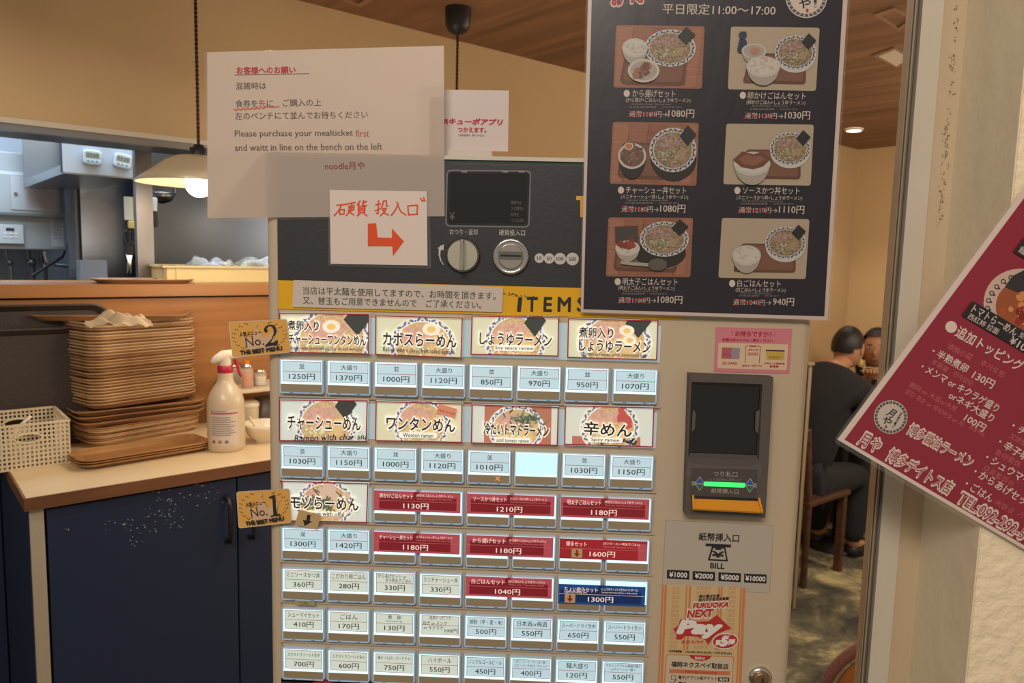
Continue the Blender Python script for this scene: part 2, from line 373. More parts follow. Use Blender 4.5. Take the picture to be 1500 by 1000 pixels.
# kitchen shell
mb = MB(); KW = M((190, 196, 206), .5); SSW = M((176, 178, 182), .27, 1.0, bump=((1.5, 1.5, 90), .04))
wbox(mb, s0, SO+.4, 1.92, 2.0, 0, 2.6, KW); struct('wall_kitchen_back', mb)
mb = MB(); wbox(mb, s0-.1, s0, TB+WT, 2.0, 0, 2.6, KW); struct('wall_kitchen_left', mb)
mb = MB(); wbox(mb, SO+.3, SO+.4, TB+WT, 1.92, 0, 2.6, KW); struct('wall_kitchen_right', mb)
mb = MB(); wbox(mb, s0, SO+.4, TB+WT, 2.0, 2.5, 2.6, M((190, 190, 190), .7)); struct('ceiling_kitchen', mb)
# floor
mb = MB()
def carpet():
    m = bpy.data.materials.new('mottled_carpet'); m.use_nodes = True; nt = m.node_tree; b = nt.nodes['Principled BSDF']; b.inputs['Roughness'].default_value = .95
    tc = nt.nodes.new('ShaderNodeTexCoord'); n1 = nt.nodes.new('ShaderNodeTexNoise'); n1.inputs['Scale'].default_value = 3.2; n1.inputs['Detail'].default_value = 8; n1.inputs['Roughness'].default_value = .68; n1.inputs['Distortion'].default_value = .5
    rp = nt.nodes.new('ShaderNodeValToRGB'); e = rp.color_ramp.elements; e[0].position = .40; e[0].color = L((56, 54, 48)); e[1].position = .66; e[1].color = L((190, 176, 128))
    k = e.new(.52); k.color = L((100, 94, 74))
    nt.links.new(tc.outputs['Object'], n1.inputs['Vector']); nt.links.new(n1.outputs[0], rp.inputs[0]); nt.links.new(rp.outputs[0], b.inputs['Base Color']); return m
mb.prism([(-4, -3, -.05), (7, -3, -.05), (7, 7, -.05), (-4, 7, -.05)], (0, 0, .05), carpet()); struct('floor', mb)
# right-hand door post, casing and front wall
def X0(x, Y=0.0, y=500): return onY(x, y, Y).x
ALU = M((176, 158, 134), .45, .3, noise=((30, 30, 2), (150, 134, 112), .25)); ALD = M((112, 102, 90), .5, .4); BLK = M((22, 24, 30), .5)
PALE = M((206, 198, 182), .7, noise=(9, (198, 188, 170), .3)); BEI = M((200, 182, 154), .75, noise=((40, 1, 3), (190, 170, 140), .3))
REV = M((230, 216, 188), .8, bump=(26, .5)); TEX = M((250, 232, 198), .85, bump=(70, 1.0))
H = 3.0
def vstrip(mb, xa, xb, y0, y1, mat): mb.box(((xa+xb)/2, (y0+y1)/2, H/2), (xb-xa, y1-y0, H), mat)
mb = MB(); vstrip(mb, X0(1297), X0(1298), -.002, .0115, ALU); vstrip(mb, X0(1298), X0(1307), .001, .0115, ALD); vstrip(mb, X0(1300.5), X0(1303), -.0015, .001, ALU)
vstrip(mb, X0(1307), X0(1313), .008, .0115, BLK); struct('trim_3', mb)
xr = X0(1377)
mb = MB(); vstrip(mb, X0(1312), X0(1342), 0, .0115, PALE); struct('trim_4', mb)
mb = MB(); vstrip(mb, X0(1342), xr, .003, .0115, BEI)
rnd = random.Random(3); S = ysheet(mb, .0025); DIRT = M((128, 110, 84), .8)   # dirt along the casing edge
for i in range(46):
    y = rnd.uniform(0, 330); x = 1404 - y*.085 + rnd.gauss(0, 2.2) - rnd.choice((0, 0, 0, 26)) * (1 if y < 140 else 0)
    [S.ell(x+rnd.gauss(0, 1.5), y+rnd.gauss(0, 3), rnd.uniform(.3, .9), rnd.uniform(.4, 1.8), DIRT, 1, rnd.uniform(0, 3), 6) for _ in range(4)]
struct('trim_5', mb)
yf = 0.0
while onY(1462, 500, yf).x > xr: yf -= .002       # where the front wall plane meets the reveal
XE = 2.4
mb = MB(); mb.box(((xr+xr+.02)/2-.0005, (yf+.0115)/2, H/2), (.02, .0115-yf, H), REV); struct('trim_6', mb)
mb = MB(); mb.box(((xr+.001+XE)/2, yf+.059, H/2), (XE-xr-.001, .12, H), TEX)
struct('wall_front', mb)

# ------------------------------------------------------------------ the ticket machine
CP, RP, ZT = 0.052, 0.047564, EYE-0.11577       # button pitch across, row pitch, top of the first button row
def rz(i): return ZT-(i-1)*RP
MX0, MX1, MZ1 = -.0165, .5775, onY(650, 228).z
MD = .28
machine = thing('ticket_machine', ((MX0+MX1)/2, MD/2, 0), 'tall beige meal ticket vending machine with rows of backlit price buttons', 'ticket machine')
BODY = M((196, 178, 152), .45, bump=(60, .03)); BODYD = M((176, 158, 134), .5); FRAMEW = M((206, 196, 180), .4); PANEL = M((50, 50, 55), .38, bump=(300, .05))
YEL = M((228, 172, 10), .45); CHROME = M((214, 210, 204), .18, 1.0); CHROMED = M((150, 146, 140), .25, 1.0)
mb = MB()
def rfoot(x0, x1, y0, y1, r, N=5):
    out = []
    for cx, cy, a in ((x0+r, y0+r, math.pi), (x1-r, y0+r, 1.5*math.pi), (x1-r, y1-r, 0), (x0+r, y1-r, .5*math.pi)):
        for k in range(N+1): t = a+math.pi/2*k/N; out.append((cx+r*math.cos(t), cy+r*math.sin(t)))
    return out
fp = rfoot(MX0, MX1, 0, MD, .012)
mb.loft([[Vector((x, y, z)) for x, y in fp] for z in (.03, 1.0, MZ1-.004)], BODY, True, True)
mb.loft([[Vector((MX0+(x-MX0)*1.0, y, z)) for x, y in rfoot(MX0, MX1, -.003, MD, .012)] for z in (MZ1-.004, MZ1)], FRAMEW, True, False)
mb.box(((MX0+MX1)/2, MD/2, .015), (.5, .24, .03), INK)
mb.box(((MX0+MX1)/2, -.0004, MZ1-.0055), (MX1-MX0-.03, .0012, .003), M((40, 66, 66), .3))
for xx in (-.0025,): mb.box((xx, -.0006, 1.0), (.0012, .0012, 1.3), BODYD)
mb.build('cabinet', machine)
# ledges between the button rows
LEDGE = M((190, 176, 154), .45)
mb = MB()
for i in (1, 3, 4, 5, 6, 7, 8):
    z = rz(i); mb.box((4*CP-.0003, -.0015, z-.0415), (8*CP+.004, .003, .0016), LEDGE)
    for j in range(9): mb.box((j*CP-.0015, -.0008, z-.0205), (.0022, .0016, .041), LEDGE)
mb.build('button_ledges', machine)
# coin panel
Sp = Sheet(None, (0, -.0012, 0), FRONT)
px_panel = [(406.6, 237), (651, 238.5), (856, 243), (1163, 252), (1150, 465), (990, 462), (847.6, 420.5), (407.4, 410.5)]
x0, x1 = onY(406.6, 300).x, onY(1150, 400).x; zt, zb, zy = onY(651, 239).z, onY(500, 412.6).z, onY(500, 454.6).z
mb = MB(); mb.box(((x0+x1)/2, -.0006, (zt+zb)/2), (x1-x0, .0014, zt-zb), PANEL); S = ysheet(mb, -.0013)
LIT = M((196, 190, 184), .5)
S.text('おつり・返却', 659, 339.4, 699.6, 339.9, LIT, 8.4); S.text('硬貨投入口', 731, 340.4, 769, 340.9, LIT, 8.4)
arc = [(649.5, 387.5), (645.5, 381), (643.8, 374), (644, 367), (646.5, 360.5)]
for k in range(4): S.line(arc[k:k+2], 1.2+.8*k/1.2, LIT, 1)
S.poly([(640.8, 363.5), (650.2, 357.5), (649.6, 366.5)], LIT, 1)
for t, cx, cy, r in (('10', 790, 378, 7), ('50', 804.4, 378.4, 7.6), ('100', 820.4, 378.8, 8.6), ('500', 838.6, 379.2, 9.3)):
    S.ell(cx, cy, r, r, LIT, 1); w = 3.6*len(t)-.6; S.text(t, cx-w/2, cy, cx+w/2, cy+.1, INK, 5.6, .01)
S.rect(844, 287, 862, 293, YEL, 1); S.rect(850, 293, 857, 318, YEL, 1)
mb.build('coin_panel', machine)
mb = MB(); x1y = onY(1000, 440).x
mb.box(((x0+x1y)/2, -.0006, (zb+zy)/2), (x1y-x0, .0016, zb-zy), YEL); S = ysheet(mb, -.0014)
for t, a, b in (('I', 759.2, 763), ('T', 772, 786.5), ('E', 797, 808), ('M', 817.5, 835.5), ('S', 846, 858)): S.text(t, a, 445.6, b, 446, INK, 20.5, .03)
rnd = random.Random(5)
for i in range(60):
    x = rnd.uniform(738, 790); S.ell(x, 430+(x-738)*.14+rnd.gauss(0, 1.3), rnd.uniform(.4, 1.5), rnd.uniform(.3, .8), INK, 1, 0, 6)
mb.build('item_strip', machine)
# display
mb = MB(); S = ysheet(mb, -.0013)
q = [(655.6, 250), (776.6, 251.2), (774.2, 331.8), (653.8, 330.2)]
S.rquad([(654.2, 248.6), (778, 249.8), (775.6, 333.2), (652.4, 331.6)], 7, M((120, 124, 126), .3), 1)
S.rquad([(656, 250.6), (776.2, 251.6), (773.8, 331.2), (654.2, 329.8)], 6, M((40, 39, 40), .15, coat=.5), 2)
S.rquad([(659, 254), (772.6, 255), (770.6, 327.6), (657.6, 326.6)], 3, M((33, 32, 32), .2), 3)
DIM = M((104, 100, 96), .5)
S.text('¥', 659, 316.4, 666, 316.5, DIM, 11.5, 0, 4)
for k, t in enumerate(('発売中止', 'つり銭切れ', '札中止', 'つり札切れ')): S.text(t, 748, 296.6+8.7*k, 748+(16, 20, 12.5, 20)[k], 296.8+8.7*k, DIM, 5.4, 0, 4)
for xx in (676, 736, 760): S.line([(xx, 251.8), (xx+8, 251.9)], 1.2, M((150, 158, 160), .3), 4)
mb.build('display', machine)
# return knob and coin slot
ax_f = (Vector((1, 0, 0)), Z, Vector((0, -1, 0)))
k0 = onY(678.4, 374); pxm = (onY(700, 374)-onY(650, 374)).length/50
kn = MB(); kn.lathe([(25*pxm, 0), (25*pxm, .003), (23.2*pxm, .0042)], k0+Vector((0, -.001, 0)), CHROMED, 40, ax_f)
kn.lathe([(22.6*pxm, 0), (22.6*pxm, .005), (21.6*pxm, .0062)], k0+Vector((0, -.001, 0)), M((206, 202, 182), .32, .85), 40, ax_f)
ko = kn.build('return_knob', machine)
mb = MB(); mb.box(k0+Vector((0, -.010, 0)), (.0042, .012, 46*pxm), CHROME, None, .0015); mb.build('knob_grip', ko)
c0 = onY(748.4, 375.8)
mb = MB(); mb.lathe([(26.5*pxm, 0), (26.5*pxm, .003), (24*pxm, .0055), (21.5*pxm, .0045)], c0+Vector((0, -.001, 0)), CHROME, 40, ax_f)
mb.lathe([(21.5*pxm, .0), (21.5*pxm, .0035)], c0+Vector((0, -.0012, 0)), CHROMED, 40, ax_f)
co = mb.build('coin_slot', machine)
mb = MB(); mb.lathe([(18.5*pxm, 0), (18.5*pxm, .0045), (17.2*pxm, .0056)], c0+Vector((0, -.0012, 0)), CHROME, 40, ax_f)
mb.box(c0+Vector((0, -.0068, .001)), (36*pxm, .0012, 12*pxm), CHROMED); mb.box(c0+Vector((0, -.0072, .001)), (30*pxm, .0012, 2.6*pxm), M((12, 12, 12), .5)); mb.build('slot_plate', co)

# ---- backlit cards and buttons
def EM(rgb, e=.80): return M(rgb, .45, 0, e*.62, key='lit')
GLOW = M((196, 238, 248), .3, 0, .88, key='lit'); CARD = M((186, 214, 226), .5, 0, .52, noise=(900, (176, 204, 216), .3), key='lit'); CARD2 = M((200, 212, 204), .5, 0, .50, noise=(900, (198, 210, 198), .3), key='lit')
BLANK = M((176, 242, 246), .4, 0, .92, key='lit'); WINDOW = M((158, 142, 114), .35, coat=.4); HOUSE = M((168, 186, 198), .25, 0, .22, coat=.3, key='house'); LIP = M((150, 176, 204), .3, 0, .35, key='lip')
LREDL = M((190, 74, 80), .5); LINK = M((44, 48, 56), .5)
def mrect(mb, x0, x1, zt_, zb_, y, mat): mb.poly([(x0, y, zt_), (x0, y, zb_), (x1, y, zb_), (x1, y, zt_)], mat)
def mtext(mb, t, x0, x1, zc, h, y, mat, bold=0.0):
    vs, fs, (ax, bx, ay, by) = glyphs(t); sc = (x1-x0)/(bx-ax); sv = h/(by-ay)
    for i, (dx, dy) in enumerate(strokes(bold)): mb.add([(x0+(a-ax+dx)*sc, y-.000004*i, zc+(b-(ay+by)/2+dy)*sv) for a, b in vs], fs, mat)
def house(j, i):
    x, z = j*CP, rz(i); mb = MB()
    mb.box((x+.0247, -.0030, z-.0184), (.0486, .0060, .0372), HOUSE, None, .0012)
    mrect(mb, x+.0018, x+.0476, z-.0010, z-.0262, -.0061, GLOW)
    for k in (0, 1): mb.box((x+(.0014, .0480)[k], -.0066, z-.0184), (.0011, .0016, .0350), LIP)
    mb.box((x+.0247, -.0066, z-.0366), (.046, .0016, .0012), LIP)
    for k in (.012, .034): mrect(mb, x+k, x+k+.004, z-.0361, z-.0366, -.0076, LINK)
    return mb
def price_button(j, i, lines, price, card=CARD, mark=None, own_card=True):
    x, z = j*CP, rz(i)
    b = house(j, i).build('price_button', machine)
    mb = MB(); mb.box((x+.0247, -.0066, z-.0311), (.0448, .0012, .0086), WINDOW); mb.box((x+.0247, -.0068, z-.0262), (.0458, .0014, .0011), M((214, 240, 250), .3, 0, .7, key='bar'))
    if mark:
        for dx in (1, -1):
            cx, cz = x+.0345, z-.0305; mb.poly([(cx-.0022*dx-.0005, -.00735, cz+.0022), (cx-.0022*dx+.0005, -.00735, cz+.0022), (cx+.0022*dx+.0005, -.00735, cz-.0022), (cx+.0022*dx-.0005, -.00735, cz-.0022)][::dx], M((255, 130, 60), .5, 0, 1.0))
    mb.build('status_window', b)
    if not own_card: return b
    mb = MB(); y = -.0064
    if price is None: mrect(mb, x+.0020, x+.0474, z-.0012, z-.0255, y, BLANK); mb.build('price_card', b); return b
    mb.box((x+.0252, y+.0001, z-.0128), (.0427, .0002, .0224), card)
    xa, xb, za, zb_, zm = x+.0041, x+.0463, z-.0018, z-.0238, z-.0126; w = .00045; y2 = y-.0001
    for a in ((xa, xb, za, za-w), (xa, xb, zm, zm-w), (xa, xb, zb_, zb_-w), (xa, xa+w, za, zb_), (xb-w, xb, za, zb_)): mrect(mb, *a, y2, LREDL)
    for t, c, w_, h, zz in lines:
        xc = x+.0252+c; mtext(mb, t, xc-w_/2, xc+w_/2, z-zz, h, y2-.00005, LINK, .006)
    if price:
        w_ = .0055*len(price)+.0065; mtext(mb, price+'円', x+.0252-w_/2, x+.0252+w_/2, z-.0184, .0068, y2-.00005, LINK, .006)
    mb.build('price_card', b); return b
N1 = [('並', 0, .0058, .0054, .0068)]; N2 = [('大盛り', 0, .0180, .0056, .0070)]
def one(t, w=None, h=.0058): return [(t, 0, min(.038, w or .0062*len(t)), h, .0070)]
for j, p in enumerate(('1250', '1370', '1000', '1120', '850', '970', '950', '1070')): price_button(j, 1, N2 if j % 2 else N1, p)
for j, p in enumerate(('1030', '1150', '1000', '1120', '1010', None, '1030', '1150')): price_button(j, 3, N2 if j % 2 else N1, p, mark=(j == 4))
for j, p in enumerate(('1300', '1420')): price_button(j, 5, N2 if j % 2 else N1, p)
for j, (l, p) in enumerate(((one('ミニソースかつ丼', .038, .0062), '360'), (one('こだわり卵ごはん', .0385, .0064), '280'),
    ([('からあげセット or', -.003, .032, .0045, .0047), ('辛子明太子ごはん', .004, .029, .0045, .0095)], '330'), (one('ミニチャーシュー丼', .038, .0062), '330'))): price_button(j, 6, l, p, CARD2)
for j, (l, p) in enumerate(((one('シューマイセット', .0355), '410'), (one('ごはん', .020, .0064), '170'), ([('煮　卵', 0, .015, .0050, .0055), ('Simmered egg', 0, .018, .0022, .0103)], '130'),
    ([('追加トッピング', 0, .0245, .0044, .0040), ('ねぎ or メンマ', -.006, .027, .0046, .0105), ('or キクラゲ', -.0075, .0225, .0044, .0160), ('100円', .0125, .0145, .0050, .0190)], ''),
    (one('焼酎（芋・麦・米）', .0375, .0058), '500'), (one('日本酒or梅酒', .033, .0064), '550'), (one('スーパードライ生中', .0375, .0054), '650'), (one('スーパードライ生小', .0375, .0054), '550'))): price_button(j, 7, l, p, CARD if j > 3 else CARD2)
for j, (l, p) in enumerate(((one('エクストラコールド生中', .0370, .0044), '700'), (one('エクストラコールド生小', .0375, .0044), '600'), (one('瓶ビール(スーパードライ)', .0375, .0050), '750'), (one('ハイボール', .0265), '550'),
    (one('ノンアルコールビール', .0375, .0052), '450'), ([('コカ・コーラ／ウーロン茶／', 0, .0375, .0034, .0047), ('コカ・コーラゼロ／オレンジ', 0, .0375, .0034, .0092)], '400'), (one('麺大盛り', .0245, .0064), '120'),
    ([('でかシュウマイor唐揚げ盛り', 0, .0385, .0036, .0047), ('orチャーシュー盛り', 0, .027, .0034, .0092)], '550'))): price_button(j, 8, l, p, CARD if j > 3 else CARD2)
# two-button-wide set meal cards
SRED = M((186, 84, 96), .4, 0, .22, noise=(700, (186, 80, 92), .3), key='lit'); SDRED = M((140, 32, 44), .4, 0, .15, key='lit'); SCAR = M((168, 38, 46), .4, 0, .22, key='lit')
SBLUE = M((28, 70, 132), .4, 0, .30, key='lit'); SDBLUE = M((20, 44, 92), .4, 0, .26, key='lit'); SINK = M((236, 214, 206), .5, 0, .5, key='lit'); ARROWP = M((206, 176, 126), .6)
def set_card(j, i, name, sub, en, price, kind=0, arrow=False, en_left=None):
    b1 = price_button(j, i, None, '', own_card=False); price_button(j+1, i, None, '', own_card=False)
    x, z = j*CP, rz(i); mb = MB(); y = -.0078
    base, dark = ((SRED, SDRED), (SCAR, SRED), (SBLUE, SDBLUE))[kind]
    zo = .005 if kind == 2 else 0
    mb.box((x+.0495, y+.0002, z-.0122-zo), (.0968, .0004, .0228), base)
    if kind == 1: mrect(mb, x+.088, x+.0975, z-.004, z-.0235, y-.00015, dark)
    else: mrect(mb, x+.0035+.002*(j % 3), x+.0935-.006*(i % 2), z-.0070-zo, z-.0212-zo, y-.00015, dark); mrect(mb, x+.0455, x+.052, z-.0012-zo, z-.0212-zo, y-.0001, dark)
    y2 = y-.0003
    mtext(mb, name, x+.008, x+.045 if len(name) > 6 else x+.031, z-.0063-zo, .0056, y2, SINK, .008)
    mtext(mb, sub, x+.0490, x+.0895, z-.0050-zo, .0036, y2, SINK, .006)
    mtext(mb, en, x+.0495, x+.0890, z-.0088-zo, .0024, y2, M((206, 130, 130), .5, 0, .3, key='lit') if kind < 2 else SINK, 0)
    if en_left: mtext(mb, en_left, x+.008, x+.033, z-.0096-zo, .0030, y2, SINK, 0)
    mrect(mb, x+.002, x+.097, z-.0116-zo, z-.0119-zo, y2, M((214, 120, 128), .5, 0, .3, key='lit') if kind < 2 else SINK)
    mtext(mb, price+'円', x+.0345, x+.0625, z-.0172-zo, .0066, y2, SINK, .008)
    if arrow:
        xa = x+.0085+(.006 if kind == 1 else 0); za = z-.0118-zo
        mrect(mb, xa, xa+.0118, za, za-.0102, y2-.0002, ARROWP); xc = xa+.0059
        mb.poly([(xc-.0011, y2-.0004, za-.0012), (xc-.0011, y2-.0004, za-.0052), (xc-.0034, y2-.0004, za-.0052), (xc, y2-.0004, za-.0092), (xc+.0034, y2-.0004, za-.0052), (xc+.0011, y2-.0004, za-.0052), (xc+.0011, y2-.0004, za-.0012)], M((170, 26, 30), .5))
    mb.build('set_meal_card', machine)
set_card(2, 4, '卵かけごはんセット', '(卵かけごはん+しょうゆラーメン)', 'Special seasoned egg rice+Soy sauce ramen', '1130')
set_card(4, 4, 'ソースかつ丼セット', '(ミニソースかつ丼+しょうゆラーメン)', 'Pork cutlet rice bowl with sauce+Soy sauce ramen', '1210')
set_card(6, 4, '明太子ごはんセット', '(明太子ごはん+しょうゆラーメン)', 'Cod roe rice+Soy sauce ramen', '1180')
set_card(2, 5, 'チャーシュー丼セット', '(ミニチャーシュー丼+しょうゆラーメン)', 'Roast pork rice bowl+Soy sauce ramen', '1180')
set_card(4, 5, 'から揚げセット', '(から揚げ+ごはん+しょうゆラーメン)', 'Fried chicken+Rice+Soy sauce ramen', '1180')
set_card(6, 5, '博多セット', '(モツラーメン+明太子ごはん)', 'Ramen with offal+spicy cod roe rice', '1600', 1, True)
set_card(4, 6, '白ごはんセット', '(白ごはん+しょうゆラーメン)', 'White rice + Soy sauce ramen', '1040')
set_card(6, 6, 'ちょい飲みセット', '(しょうゆラーメン+生小orハイボール)', 'Soy sauce ramen+small draft beer or whisky and soda', '1300', 2, True, 'Light drinking set')

# ---- printed food pictures
def blob(S, x, y, r, mat, l, rnd, N=10, sy=1.0):
    S.poly([(x+r*math.cos(2*math.pi*k/N)*(f := rnd.uniform(.78, 1.15)), y+sy*r*math.sin(2*math.pi*k/N)*f) for k in range(N)], mat, l)
def ramen(S, cx, cy, rx, ry, l, mats, seed=1, top='negi', side=0.0, nori=True, clip=None):
    rnd = random.Random(seed); Wm, Bm, Sm, Pm, Gm, Nm, Km = mats    # bowl, blue, soup, pork, green, noodle, nori
    if side: S.poly([(cx+rx*.97*math.cos(a), cy+ry*.2+max(0, math.sin(a))*side) for a in [math.pi*k/14 for k in range(15)]], Wm, l)
    S.ell(cx, cy, rx, ry, Wm, l+1)
    for k in range(int(26)):
        a = 2*math.pi*k/26; q = .90; x, y = cx+rx*q*math.cos(a), cy+ry*q*math.sin(a)
        S.ell(x, y, rx*.075, ry*.045, Bm, l+2, a+(.9 if k % 2 else -.9), 8)
        S.ell(cx+rx*.86*math.cos(a+.12), cy+ry*.86*math.sin(a+.12), rx*.030, ry*.040, Bm, l+2, a, 6)
    S.ell(cx, cy, rx*.80, ry*.80, Sm, l+3)
    for k in range(26):
        a = rnd.uniform(.2, 6.2); r = rnd.uniform(.1, .68); x, y = cx+rx*r*math.cos(a), cy+ry*r*math.sin(a); t = rnd.uniform(0, 3); d = rx*.16
        S.line([(x-d*math.cos(t), y-d*.6*math.sin(t)), (x, y+d*.25), (x+d*math.cos(t), y+d*.6*math.sin(t))], rx*.035, Nm, l+4)
    blob(S, cx-rx*.30, cy-ry*.32, rx*.40, Pm, l+5, rnd, 12, .8*ry/rx); blob(S, cx+rx*.05, cy-ry*.38, rx*.30, Pm, l+5, rnd, 12, .8*ry/rx)
    for k in range(46):
        a = rnd.uniform(.3, 3.0); r = rnd.uniform(.05, .62); S.ell(cx-rx*.12+rx*r*math.cos(a), cy+ry*.02+ry*r*math.sin(a), rx*.045, ry*.04, Gm[k % len(Gm)], l+6, rnd.uniform(0, 3), 6)
    for k in range(4): S.line([(cx+rx*(.28+.09*k), cy+ry*.02), (cx+rx*(.10+.10*k), cy+ry*.44)], rx*.075, Nm, l+7)
    if nori: S.poly([(cx+rx*.28, cy-ry*.62), (cx+rx*.62, cy-ry*1.12), (cx+rx*.98, cy-ry*.70), (cx+rx*.62, cy-ry*.16)], Km, l+8)
def L8(c): return tuple(int(k*.74+q*.26) for k, q in zip(c, (222, 222, 206)))
def pal(e):
    if e: f = lambda c: EM(tuple(int(k*.74+q*.26) for k, q in zip(c, (222, 222, 206))), .80)
    else: f = lambda c: M(c, .4, coat=.25)
    return (f((226, 220, 208)), f((58, 74, 122)), (M(L8((176, 128, 76)), .45, 0, .46, noise=(420, L8((206, 170, 120)), .12), key='lit') if e else f((176, 128, 76))), (M(L8((178, 124, 104)), .45, 0, .46, noise=(300, L8((206, 150, 130)), .15), key='lit') if e else f((178, 124, 104))), [f((198, 202, 150)), f((222, 216, 186)), f((140, 156, 96))], f((206, 168, 104)), (EM((58, 62, 58), .7) if e else f((42, 44, 44))))
PE, PP = pal(True), pal(False)
CB = M((208, 214, 190), .5, 0, .48, noise=((8, 8, 26), (210, 202, 166), .25), key='lit'); CBW = M((200, 214, 214), .5, 0, .48, noise=((8, 8, 26), (210, 210, 190), .25), key='lit')
WOODP = EM((176, 112, 92), .8); LRED = M((146, 34, 46), .5, 0, .25, key='lit'); LINK2 = M((40, 44, 50), .5); HALO = M((232, 228, 214), .5, 0, .6, key='lit')
def halo(S, t, x0, y0, x1, y1, h, bold=.02, l=22, hw=.075):
    S.text(t, x0-1.2, y0, x1+1.2, y1, HALO, h+2.4, hw, l); S.text(t, x0, y0, x1, y1, LINK2, h, bold, l+1)
def menu_card(q, bg, draw):
    mb = MB(); S = ysheet(mb, -.0042)
    mb.prism([S.pt(*p) for p in q], (0, .0042, 0), HOUSE)
    S.poly(q, bg, 1); draw(S); S.frame(q, 1.7, LRED, 21)
    return mb.build('menu_card', machine)
def clipbowl(S, cx, cy, rx, ry, seed, y0, y1, x0, x1, **kw):      # a bowl cut off by the card's edges
    c = Sheet(S.mb, S.P, S.n); base = c.poly
    def poly(px, mat, l=1):
        for lo, ax_, sgn in ((y0, 1, 1), (y1, 1, -1), (x0, 0, 1), (x1, 0, -1)):
            out = []
            for i in range(len(px)):
                p, q_ = px[i], px[(i+1) % len(px)]; a, b = sgn*(p[ax_]-lo), sgn*(q_[ax_]-lo)
                if a >= 0: out.append(p)
                if a*b < 0: t = a/(a-b); out.append((p[0]+(q_[0]-p[0])*t, p[1]+(q_[1]-p[1])*t))
            px = out
            if len(px) < 3: return
        base(px, mat, l)
    c.poly = poly; ramen(c, cx, cy, rx, ry, 2, PE, seed, **kw); return c
EGG, YOLK = EM((232, 226, 206), .8), EM((226, 190, 110), .8)
def egg(S, x, y, r=10): S.ell(x, y, r, r*.72, EGG, 14); S.ell(x, y, r*.5, r*.36, YOLK, 15)
def d1(S): clipbowl(S, 487, 500, 60, 52, 1, 460, 517, 412, 540); egg(S, 486, 478, 13); halo(S, '煮卵入り', 423, 475.6, 468, 477, 14); halo(S, 'チャーシューワンタンめん', 424, 496, 537, 498.5, 15); S.text('Ramen with simmered egg,char siu and wontons', 427, 509.3, 531, 511.3, LINK2, 6, .01, 23)
def d2(S): clipbowl(S, 619, 505, 50, 42, 2, 464, 521, 552, 676, nori=False); egg(S, 632, 482, 13); halo(S, 'カボスらーめん', 562, 495.2, 669, 499, 19); S.text('Ramen with a citrus fruit called kabosu', 562, 510.5, 666, 515, LINK2, 6.4, .01, 23)
def d3(S): clipbowl(S, 755, 500, 46, 44, 3, 463, 519, 691, 817); halo(S, 'しょうゆラーメン', 703, 495, 808, 498.4, 17.5); S.rquad([(724, 504), (783, 505.4), (782.6, 514.4), (723.6, 513)], 3, HALO, 21); S.text('Soy sauce ramen', 725.6, 509, 781, 510.2, LINK2, 6.4, .01, 23)
def d4(S): clipbowl(S, 900, 502, 56, 46, 4, 468, 524, 833, 962); egg(S, 918, 484, 11); egg(S, 922, 498, 10); halo(S, '煮卵入り', 848, 486.2, 898, 487.6, 15.5); halo(S, 'しょうゆラーメン', 848, 504.8, 952, 508.4, 17); S.text('Soy sauce ramen with simmered egg', 850.6, 518, 945.6, 520.6, LINK2, 6, .01, 23)
SCR = M((24, 24, 28), .5)
def d5(S): clipbowl(S, 478, 622, 46, 44, 5, 587, 644, 412, 538); halo(S, 'チャーシューめん', 422.6, 617.8, 529, 620.6, 20); S.text('Ramen with char siu', 432, 640.5, 538, 638, SCR, 9, .01, 23, .25)
def d6(S):
    clipbowl(S, 617, 622, 42, 40, 6, 588, 645, 553, 676, nori=False); halo(S, 'ワンタンめん', 567, 618, 667, 622.5, 19); S.rquad([(585, 631.8), (641, 633), (640.6, 641.2), (584.8, 640)], 3, HALO, 21); S.text('Wonton ramen', 591, 635.9, 635, 637, LINK2, 6.4, .01, 23)
    S.poly([(643, 590), (670, 598), (667, 612), (640, 604)], EM((206, 130, 104), .7), 24); S.text('ごはんついてます', 643, 599, 667, 606, LINK2, 3.6, .01, 25)
def d7(S):
    S.poly([(710, 592.6), (808, 595), (807, 651), (709, 647.5)], WOODP, 2); clipbowl(S, 756, 628, 42, 36, 7, 594, 650, 709, 807, nori=False); rnd = random.Random(8)
    for k in range(60): S.ell(rnd.gauss(770, 12), rnd.gauss(612, 6), 4.5, 1.3, EM(((90, 110, 86), (130, 142, 112), (70, 84, 74))[k % 3], .7), 15, rnd.uniform(0, 3), 6)
    halo(S, '冷たいトマトラーメン', 709, 626.4, 803.6, 630.6, 17, .03); S.rquad([(724.6, 639.2), (779, 640.6), (778.6, 648.6), (724.4, 647.4)], 3, HALO, 21); S.text('cold tomato ramen !', 727.6, 643.2, 778, 644.6, LINK2, 6, .01, 23)
def d8(S):
    S.poly([(838, 638), (938, 640), (938, 653), (838, 651)], WOODP, 2); clipbowl(S, 893, 626, 44, 40, 9, 595, 653, 828, 957, nori=False); rnd = random.Random(9)
    for k in range(14): blob(S, rnd.gauss(914, 6), rnd.gauss(612, 5), 5, EM((186, 84, 80), .75), 14, rnd)
    for k in range(40): S.ell(rnd.uniform(868, 934), 646+rnd.gauss(0, 2.4), 2, 1.6, EM((48, 48, 46), .6), 14, 0, 6)
    halo(S, '辛めん', 855, 625.8, 925, 630, 20); S.rquad([(861, 639), (912, 640.4), (911.6, 648), (860.8, 646.8)], 3, HALO, 21); S.text('Spicy ramen', 865.6, 643, 906.6, 644.4, LINK2, 6.4, .01, 23)
